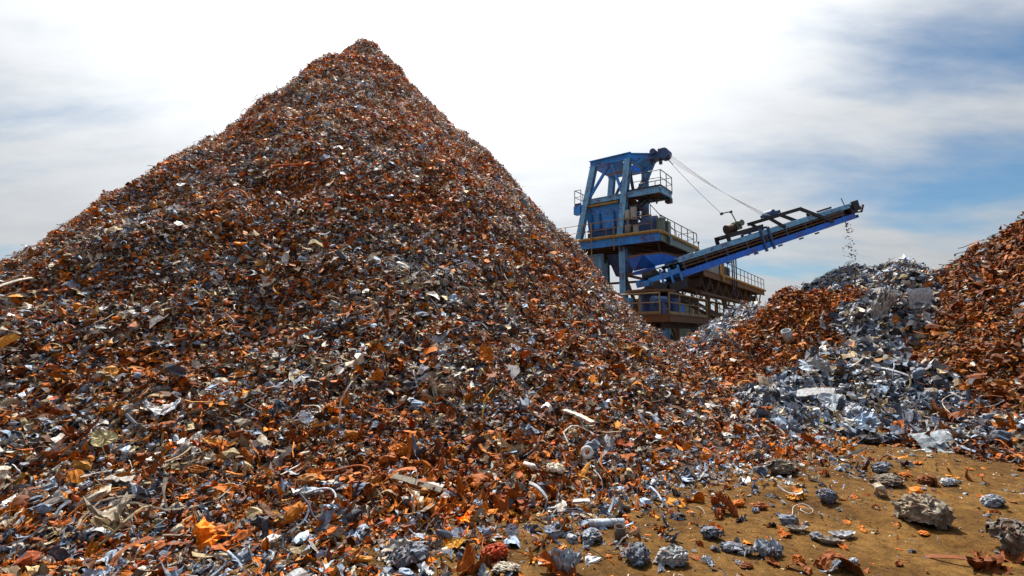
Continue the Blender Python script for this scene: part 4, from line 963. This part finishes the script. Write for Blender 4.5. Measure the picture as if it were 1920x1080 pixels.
    if kind == 'cup': 
        V, T = pipe(r, 20, .42, .88, 1.1); return V[:, [1, 2, 0]], T, 0
def colours(V, col):
    K_ = np.tile(np.array(col, float), (len(V), 1)); f = getattr(crushed, 'f', None)
    if f is not None and len(f) == len(V): K_[:, :3] *= f[:, None]
    crushed.f = None; return K_
def put(name, kind, px, py, size_px, col, label, cat, rot=None, seed=0, flat=True, sink=.12, group=None, tiltx=None):
    r = np.random.default_rng(1000+seed+int(px)*7+int(py)); p = drop(px, py)
    L_ = size_px/F_PX*np.linalg.norm(p-np.array([0, 0, EYE]))
    V, T, th = shape(kind, r); V = V/np.ptp(V[:, 0])*L_ if kind not in ('lwire', 'fins') else V*L_
    a = r.uniform(-.5, .5) if rot is None else rot
    e = .12; n = np.array([-(top(p[0]+e, p[1])-top(p[0]-e, p[1]))/(2*e), -(top(p[0], p[1]+e)-top(p[0], p[1]-e))/(2*e), 1.0]); n = n*np.array([.6, .6, 1]) + np.array([*(r.normal(size=2)*.08), 0]); n /= np.linalg.norm(n)
    if tiltx is not None: V = V@np.array([[1, 0, 0], [0, cos(tiltx), sin(tiltx)], [0, -sin(tiltx), cos(tiltx)]])
    X = np.array([cos(a), sin(a), 0]); X -= n*X.dot(n); X /= np.linalg.norm(X); Y = np.cross(n, X)
    V = V@np.stack([X, Y, n]); V[:, 2] -= V[:, 2].min() + np.ptp(V[:, 2])*sink
    z = float(top(p[0], p[1])); bare = float(max(h.h(p[0], p[1]) for h in HEAPS)) < .04
    o = mesh_np(name, V, T, M_SCRAP, None, colours(V, col), flat, (p[0], p[1], z + (0 if bare else .06)))
    if th:
        m = o.modifiers.new('gauge', 'SOLIDIFY'); m.thickness = th*L_; m.offset = 0
    tag(o, label, cat, group); return o

# pieces on the bare sand
put('crumpled_ball', 'ball', 1735, 983, 62, (.30, .26, .20, .1), 'big crumpled pale metal ball with rust spots alone on the sand', 'scrap ball', seed=3)
put('crumpled_sheet', 'wad', 1905, 1033, 74, (.13, .115, .10, .1), 'dark crumpled grey brown sheet cut by the right frame edge', 'scrap sheet', .4, seed=4)
put('rusty_offcut', 'scoop', 1880, 1054, 55, RD, 'dark curled rusty offcut in front of the crumpled sheet at the right edge', 'scrap piece', -.4, seed=5)
put('crushed_foil', 'wad', 1262, 1056, 60, (.38, .39, .40, .15), 'pale crushed foil lump lying in front of a darker grey lump on the sand', 'scrap lump', .1, seed=6)
put('crushed_lump', 'ball', 1197, 1054, 45, GD, 'dark blue grey crushed metal lump just left of the pale foil lump', 'scrap lump', seed=7)
put('crushed_lump', 'flatwad', 1380, 1034, 48, GD, 'flat grey crumpled lump on the sand right of the pale foil lump', 'scrap lump', -.3, seed=8)
put('crushed_lump', 'wad', 1336, 1010, 34, GD, 'small dark grey wad behind the flat grey crumpled lump', 'scrap lump', seed=9)
put('bent_offcut', 'crumple', 1442, 1042, 42, GR, 'upright folded grey offcut right of the flat crumpled lump', 'scrap piece', .7, seed=10)
put('curved_shell', 'shell', 1553, 1020, 40, (.30, .29, .26, .2), 'pale grey curved metal shell lying beside a dark nugget on the sand', 'scrap shell', -.3, seed=11)
put('curved_shell', 'shell', 1581, 1009, 38, GL, 'smaller light grey curved shell just behind the pale one', 'scrap shell', .1, seed=12)
put('metal_nugget', 'nugget', 1530, 1012, 24, GD, 'dark grey nugget touching the pale curved shell', 'scrap nugget', seed=13)
put('curved_shell', 'shell', 1495, 997, 36, GB, 'brown grey curved shell lying near the grey knob on sand', 'scrap shell', .2, seed=14)
put('metal_nugget', 'nugget', 1478, 984, 28, GD, 'grey rounded knob beside the brown grey shell', 'scrap nugget', seed=15)
put('rusty_shell', 'scoop', 1574, 1072, 46, RD, 'curved rusty shell near the bottom edge of the sand', 'scrap shell', .2, seed=16)
put('metal_nugget', 'nugget', 1601, 1058, 17, GR, 'tiny grey nugget beside the curved rusty shell', 'scrap nugget', seed=17)
put('rusty_nugget', 'wad', 1497, 1056, 20, RU, 'small rusty wad alone left of the curved rusty shell', 'scrap nugget', seed=18)
put('rusty_nugget', 'flatwad', 1400, 1064, 24, RD, 'small dark rusty wad in front of the upright folded offcut', 'scrap nugget', seed=19)
put('steel_tube', 'pipe', 1137, 989, 60, (.46, .54, .64, .2), 'short straight blue grey steel tube on the sand beside curved fins', 'tube', .03, flat=False, sink=.02)
put('metal_lump', 'wad', 1108, 1016, 40, GR, 'small grey twisted lump in front of the steel tube', 'scrap lump', .7, seed=20)
put('rusty_cup', 'cup', 1163, 1014, 18, (.10, .075, .06, 0), 'small dark rusty cup ring left of the crushed blue grey lump', 'cup ring', flat=False, sink=.05)
put('metal_nugget', 'nugget', 1100, 1031, 14, GD, 'tiny dark nugget alone on sand below the twisted lump', 'scrap nugget', seed=21)
put('crumpled_bag', 'flatwad', 950, 1074, 50, (.42, .38, .31, 0), 'pale beige crumpled sheet lying at the bottom edge of the sand', 'scrap sheet', .1, seed=22)
put('rusty_knot', 'wad', 925, 1050, 48, RE, 'red rusty crumpled piece behind the pale beige sheet', 'scrap piece', .2, seed=23)
put('crumpled_sheet', 'crumple', 1058, 1072, 52, GR, 'grey crumpled sheet at the bottom edge below the curved fins', 'scrap sheet', seed=24)
put('crushed_lump', 'wad', 1468, 890, 52, (.2, .185, .16, .1), 'wide brown grey crumpled lump where the scrap ends at the sand', 'scrap lump', .2, seed=25)
put('crushed_lump', 'ball', 1552, 940, 28, GD, 'dark grey lump on sand beside a pale wire loop', 'scrap lump', seed=26)
put('rusty_nugget', 'nugget', 1386, 950, 26, RU, 'round rusty nugget at the sandy edge of the scrap', 'scrap nugget', seed=27)
put('rusty_nugget', 'nugget', 1426, 955, 22, RD, 'second round rusty nugget, in front of the dark tangled scrap', 'scrap nugget', seed=28)
put('wire_loop', 'loopwire', 1508, 962, 44, WH, 'pale thin wire loop curling on the sand', 'wire', .1, flat=False, sink=.02)
put('wire_loop', 'loopwire', 1612, 945, 46, (.10, .08, .07, 0), 'dark thin wire loop standing on the open sand', 'wire', 1.0, flat=False, sink=.02)
put('metal_lump', 'wad', 1656, 886, 28, GD, 'dark twisted lump on the open sand nearest the dark rusty heap', 'scrap lump', seed=29)
put('tangled_offcut', 'flatwad', 1665, 910, 46, (.16, .14, .11, 0), 'flat tangled brown grey offcut left of the rusty scrap on sand', 'scrap piece', .1, seed=30)
put('rusty_nugget', 'wad', 1738, 907, 26, RD, 'dark rusty twisted piece between two small grey lumps', 'scrap nugget', seed=31)
put('metal_lump', 'wad', 1779, 911, 19, GL, 'small light grey lump behind the big pale ball', 'scrap lump', seed=32)
put('metal_lump', 'wad', 1862, 948, 30, GR, 'grey twisted lump behind the dark crumpled sheet', 'scrap lump', seed=33)
put('steel_sheet', 'square', 1757, 844, 52, (.30, .36, .40, .2), 'flat grey steel panel lying at the foot of the grey heap', 'panel', .05, tiltx=.5)
put('rusty_strip', 'strip', 1785, 1056, 56, RD, 'long dark rusty strip lying alone on the sand below the big ball', 'strip', -.5, seed=34)
put('rusty_wire', 'longwire', 1700, 1052, 50, RD, 'thin rusty wire on sand left of the long dark strip', 'wire', .6, flat=False, sink=.02)
put('rusty_wire', 'longwire', 1450, 1020, 70, RD, 'long thin rusty wire crossing the sand beside the folded offcut', 'wire', -.9, flat=False, sink=.02)
put('rusty_plate', 'plate', 1492, 935, 34, OC, 'ochre flat rusty plate at the edge of the sand', 'plate', .1, seed=35)
# pieces lying on the scrap
put('bent_bracket', 'bracket', 1048, 948, 104, (.42, .45, .48, .3), 'pale grey bent bracket strip lying behind the curved fins', 'bracket', -.1, flat=True)
put('curved_fins', 'fins', 1072, 1003, 62, (.30, .33, .37, .3), 'set of curved pale grey metal fins beside the steel tube', 'fins', .1, tiltx=-.5, sink=.2)
put('wire_wool_ball', 'wool', 960, 1008, 50, (.14, .20, .32, .2), 'blue grey ball of tangled wire wool left of the curved fins', 'wire ball', flat=False, sink=.08)
put('steel_ring', 'ring', 612, 1014, 32, (.12, .105, .08, 0), 'thick dark grey steel ring lying flat near the sandy gap', 'ring', flat=False, tiltx=.15)
put('white_ring', 'ring', 1101, 868, 23, WH, 'white disc ring standing tilted among rusty scrap', 'ring', flat=False, tiltx=1.0)
put('flat_bar', 'strip', 775, 928, 112, (.26, .24, .20, .1), 'long bent pale grey flat bar lying beside a ribbed white piece', 'bar', -.42, seed=36, sink=.0)
put('ribbed_casting', 'plank', 803, 927, 56, (.44, .43, .42, .1), 'white ribbed casting next to the long bent flat bar', 'casting', -.3, seed=37, sink=.0)
put('bent_pipe', 'hook', 604, 955, 60, (.55, .60, .68, .1), 'thin pale bent pipe with a drooping end', 'pipe', -.5, flat=False, sink=0)
put('crushed_can', 'flatwad', 588, 938, 32, (.36, .46, .56, .2), 'blue grey crushed can at the end of the thin bent pipe', 'can', seed=38)
put('rusty_coil', 'coil', 370, 898, 34, (.36, .12, .012, 0), 'rusty coiled spring lying among grey scrap', 'coil', flat=False, tiltx=.4, sink=0)
put('rusty_nugget', 'nugget', 736, 1030, 34, (.50, .19, .03, 0), 'rounded ochre rusty nugget near the bottom sandy gap', 'scrap nugget', 1.2, seed=39)
put('rusty_block', 'nugget', 575, 922, 38, (.40, .17, .05, 0), 'brick shaped rusty block above the crushed can', 'block', 0, seed=40)
put('rusty_plate', 'plate', 414, 848, 48, OC, 'orange flat plate lying above the rusty coil', 'plate', .2, seed=41)
put('white_fan', 'shell', 487, 850, 32, WH, 'white fan shaped fragment on dark scrap', 'fragment', seed=42, tiltx=.6)
put('pale_disc', 'disc', 192, 845, 30, (.50, .44, .22, 0), 'pale yellow round disc tilted on the scrap at left', 'disc', .6, seed=43, tiltx=.7)
put('rusty_plate', 'plate', 746, 866, 44, OR, 'upright orange rusty plate in the middle of the slope', 'plate', .9, seed=44, tiltx=.9)
put('grey_plank', 'plank', 478, 985, 84, (.07, .058, .045, 0), 'weathered brown grey plank shaped piece leaning on the scrap', 'plank', .75, seed=45, sink=0)
put('steel_rod', 'rod', 245, 945, 54, (.52, .55, .58, .2), 'straight pale steel rod on the dark left slope', 'rod', .45, flat=False, sink=0)
put('white_wire', 'lwire', 636, 812, 80, WH, 'white bent wire standing up from the slope', 'wire', .2, flat=False, sink=0, tiltx=.7)
put('yellow_strip', 'lwire', 905, 795, 66, (.60, .46, .06, 0), 'twisted yellow strip standing up from the slope', 'strip', .1, seed=46, flat=False, sink=0, tiltx=.5)
put('pale_board', 'plank', 1084, 800, 62, (.60, .56, .48, 0), 'pale cream board fragment lying across the right slope', 'board', -.55, seed=47, sink=-.1)
put('rusty_bar', 'strip', 606, 808, 44, (.60, .20, .015, 0), 'short orange bar standing on the slope beside the white bent wire', 'bar', 1.2, seed=48, sink=-.05, tiltx=.4)
put('white_tube', 'pipe', 997, 890, 38, WH, 'short white plastic tube lying left of the white disc ring', 'tube', -.9, flat=False, sink=-.1)
put('cream_block', 'wad', 1043, 902, 36, (.66, .60, .48, 0), 'cream coloured chipped block right of the white tube', 'block', .1, seed=49, sink=-.05)
put('ochre_plate', 'plate', 852, 1024, 60, (.52, .26, .02, 0), 'folded ochre plate at the bottom of the slope', 'plate', -.5, seed=50)
put('grey_wad', 'wad', 770, 1060, 66, GD, 'large dark grey twisted wad at the bottom of the slope', 'scrap lump', .9, seed=51)
put('blue_grey_wad', 'ball', 895, 968-10, 30, GR, 'blue grey crushed wad above the wire wool ball', 'scrap lump', seed=52)
put('rusty_plate', 'plate', 909, 684, 46, OR, 'long orange plate high on the right side of the pointed heap', 'plate', -.6, seed=53, tiltx=.5)
put('rusty_plate', 'strip', 963, 655, 46, (.5, .22, .04, 0), 'ochre strip leaning near the right flank of the pointed heap', 'strip', .9, seed=54, tiltx=.5)
put('orange_plate', 'plate', 706, 722, 28, OR, 'small orange plate on the middle of the pointed heap', 'plate', .2, seed=55, tiltx=.7)
put('red_rod', 'rod', 548, 321, 78, (.60, .12, .012, 0), 'long straight orange red rod lying high on the pointed heap', 'rod', -.1, flat=False, sink=-.6)
put('steel_rod', 'rod', 332, 404, 52, (.55, .57, .58, .1), 'straight white rod on the upper left slope', 'rod', .3, flat=False, sink=-.6)
put('bent_rod', 'hook', 262, 362, 26, (.30, .12, .03, 0), 'thin bent rusty rod sticking out of the left skyline', 'rod', .2, flat=False, sink=-.3, tiltx=1.2)
put('rusty_pipe', 'hook', 437, 395, 52, (.50, .13, .01, 0), 'curved orange pipe high on the left part of the pointed heap', 'pipe', .1, flat=False, sink=-.3, tiltx=.6)
put('rusty_bar', 'rod', 100, 520, 44, (.36, .12, .015, 0), 'upright thin rusty bar on the far left slope', 'bar', 1.45, flat=False, sink=-.3, tiltx=.2)
put('white_stick', 'stick', 22, 560, 44, (.60, .57, .50, 0), 'white stick lying on the slope at the left frame edge', 'stick', 1.25, seed=56, sink=-.3)
put('grey_scoop', 'scoop', 300, 785, 46, GL, 'curved light grey sheet on the dark left slope', 'scrap sheet', .4, seed=57)
# large pieces on the grey heap and beside it
put('steel_sheet', 'square', 1727, 580, 38, (.50, .55, .60, .2), 'square pale steel panel high on the grey heap', 'panel', .1, tiltx=.9, seed=58)
put('crumpled_sheet', 'crumple', 1668, 608, 62, (.46, .48, .48, .2), 'large crumpled pale sheet below the square panel on the grey heap', 'scrap sheet', .2, seed=59, tiltx=.6)
put('steel_disc', 'disc', 1562, 775, 46, (.40, .46, .52, .25), 'round dished grey steel disc at the foot of the grey heap', 'disc', .3, seed=60, tiltx=.6)
put('steel_plate', 'plank', 1530, 755, 56, (.40, .44, .48, .25), 'straight grey plate leaning against the dished steel disc', 'plate', -.9, seed=61, tiltx=.5, sink=-.1)
put('curved_shell', 'shell', 1505, 752, 38, (.48, .52, .56, .2), 'shallow grey shell left of the leaning grey plate', 'scrap shell', .1, seed=62, tiltx=.5)
put('crumpled_sheet', 'wad', 1604, 790, 42, GR, 'upright crumpled grey sheet right of the dished steel disc', 'scrap sheet', .8, seed=63)
put('steel_bucket', 'cup', 1478, 648, 15, (.40, .46, .52, .2), 'small open grey canister on the rusty slope', 'canister', flat=False, tiltx=-.2, sink=0)
put('pale_sheet', 'plate', 1544, 620, 34, (.46, .50, .54, .2), 'pale upright sheet between rust and grey scrap', 'scrap sheet', .8, seed=64, tiltx=.9)
put('grey_plate', 'plate', 1400+150, 710, 46, (.42, .44, .44, .2), 'bent grey plate in the middle of the grey heap', 'plate', .5, seed=65, tiltx=.7)
put('pale_chip', 'plate', 1422, 712, 28, (.58, .54, .46, 0), 'narrow cream chip upright on the lower rusty slope', 'chip', 1.1, seed=66, tiltx=1.0)
put('steel_beam', 'stick', 1670, 715, 46, (.46, .50, .55, .2), 'short pale bar in the lower middle of the grey heap', 'bar', -.6, seed=67, sink=-.2)
put('yellow_sheet', 'plate', 1550, 800, 28, (.36, .28, .04, 0), 'dull yellow flat sheet at the foot of the grey heap', 'scrap sheet', .1, seed=68)
put('long_pipe', 'rod', 1716, 795, 48, (.50, .42, .32, 0), 'thin pale pipe leaning beside the rusty heap foot', 'pipe', -.8, flat=False, sink=-.2)
put('pale_sheet', 'crumple', 1335, 645, 44, (.46, .54, .60, .2), 'pale blue sheet lying on the small grey heap by the tower', 'scrap sheet', .5, seed=69, tiltx=.6)

# ------------------------------------------------------------------ countable small pieces on the sand
def on_sand(px, py): p = drop(px, py); return p, float(max(h.h(p[0], p[1]) for h in HEAPS)) < .03
def small(name, kinds, cols, n, rng, label, cat, group, size):
    r = np.random.default_rng(rng); src = []
    for i in range(min(n, 10)):
        V, T, th = shape(kinds[i % len(kinds)], r); V = V/np.ptp(V[:, 0]); V[:, 2] -= V[:, 2].min()+np.ptp(V[:, 2])*.12
        o = mesh_np(name, V, T, M_SCRAP, None, colours(V, cols[i % len(cols)]))
        if th: m = o.modifiers.new('gauge', 'SOLIDIFY'); m.thickness = th; m.offset = 0
        src.append(o)
    k = 0; used = 0
    while k < n:
        px, py = r.uniform(1000, 1918), r.uniform(835, 1078)
        e = (px-1000)*.43; edge = 1060-e                                # edge of the dense scrap, upper left of the bare sand
        if py < edge-10: continue
        if r.random() > .15+.85*np.exp(-(py-edge)/90): continue
        p, ok = on_sand(px, py)
        if not ok: continue
        o = src[k] if k < len(src) else src[int(r.integers(len(src)))].copy()
        if k >= len(src): C.objects.link(o)
        s = size*np.exp(r.normal(0, .4))
        o.location = (p[0], p[1], float(ground_z(p[0], p[1])) - .002); o.scale = (s, s*r.uniform(.8, 1.2), s*r.uniform(.7, 1.1)); o.rotation_euler = (r.normal()*.12, r.normal()*.12, r.uniform(0, 6.28))
        tag(o, label, cat, group); k += 1
small('rusty_flake', ['plate', 'scoop', 'flatwad', 'shell', 'crumple'], [RU, RD, OR, RD, (.3, .07, .01, 0)], 120, 1, 'small rusty metal flake lying loose on the bare sand', 'flake', 'small rusty flakes on the sand', .075)
small('grey_chip', ['crumple', 'scoop', 'flatwad', 'plate', 'crumple'], [GR, GD, GD, GB, GL], 80, 2, 'small grey metal chip lying loose on the bare sand', 'chip', 'small grey chips on the sand', .065)
small('fine_wire', ['longwire', 'loopwire'], [RD, (.12, .09, .07, 0), (.2, .07, .02, 0)], 26, 3, 'fine dark wire scrap curled on the bare sand', 'wire', 'fine wires on the sand', .17)

# ------------------------------------------------------------------ litter nobody could count
def litter_mask(x, y):
    e = reach(x) - .15 + 1.0*fbm(x*.8, y*.8, 0, 77, 3)
    q = np.clip(rA(x, y) - e, 0, None); a = np.exp(-q/.42) + .05*np.exp(-q/1.6)
    others = np.maximum.reduce([Cg.h(x, y), E.h(x, y), B.h(x, y)])
    b = np.clip(others+.05, 0, .06)/.06
    r2 = np.sqrt(np.maximum(0, (x-7.0)**2*.15+(y-9.6)**2)); c = np.exp(-np.clip(r2-1.2, 0, None)/.5)*(x > 3)*(x < 12)
    return np.clip(np.maximum(a, c) + .012, 0, 1)*(y > 2.0)
lt = scatter('scrap_litter', lambda x, y: ground_z(x, y), 640, .075, (.52, .36, .12), None, (-14, 13, 2.0, 12), 88, lambda x, y: np.maximum.reduce([h.h(x, y) for h in HEAPS])-.08, None, (9, 15), mask=litter_mask, big=.06, lift=.2)
tag(lt, 'loose scrap litter spread over the sand along the edge of the heaps', 'scrap litter')
gr = scatter('grit', lambda x, y: ground_z(x, y), 420, .014, (.45, .35, .2), None, (-3, 12, 2.4, 10), 89, lambda x, y: np.maximum.reduce([h.h(x, y) for h in HEAPS])-.03, None, (0, 15), mask=lambda x, y: .25+.75*np.exp(-np.clip(rA(x, y)-reach(x), 0, None)/1.2), big=.05, lift=.2, sexp=0)
tag(gr, 'fine metal grit sprinkled over the brown sand', 'grit')
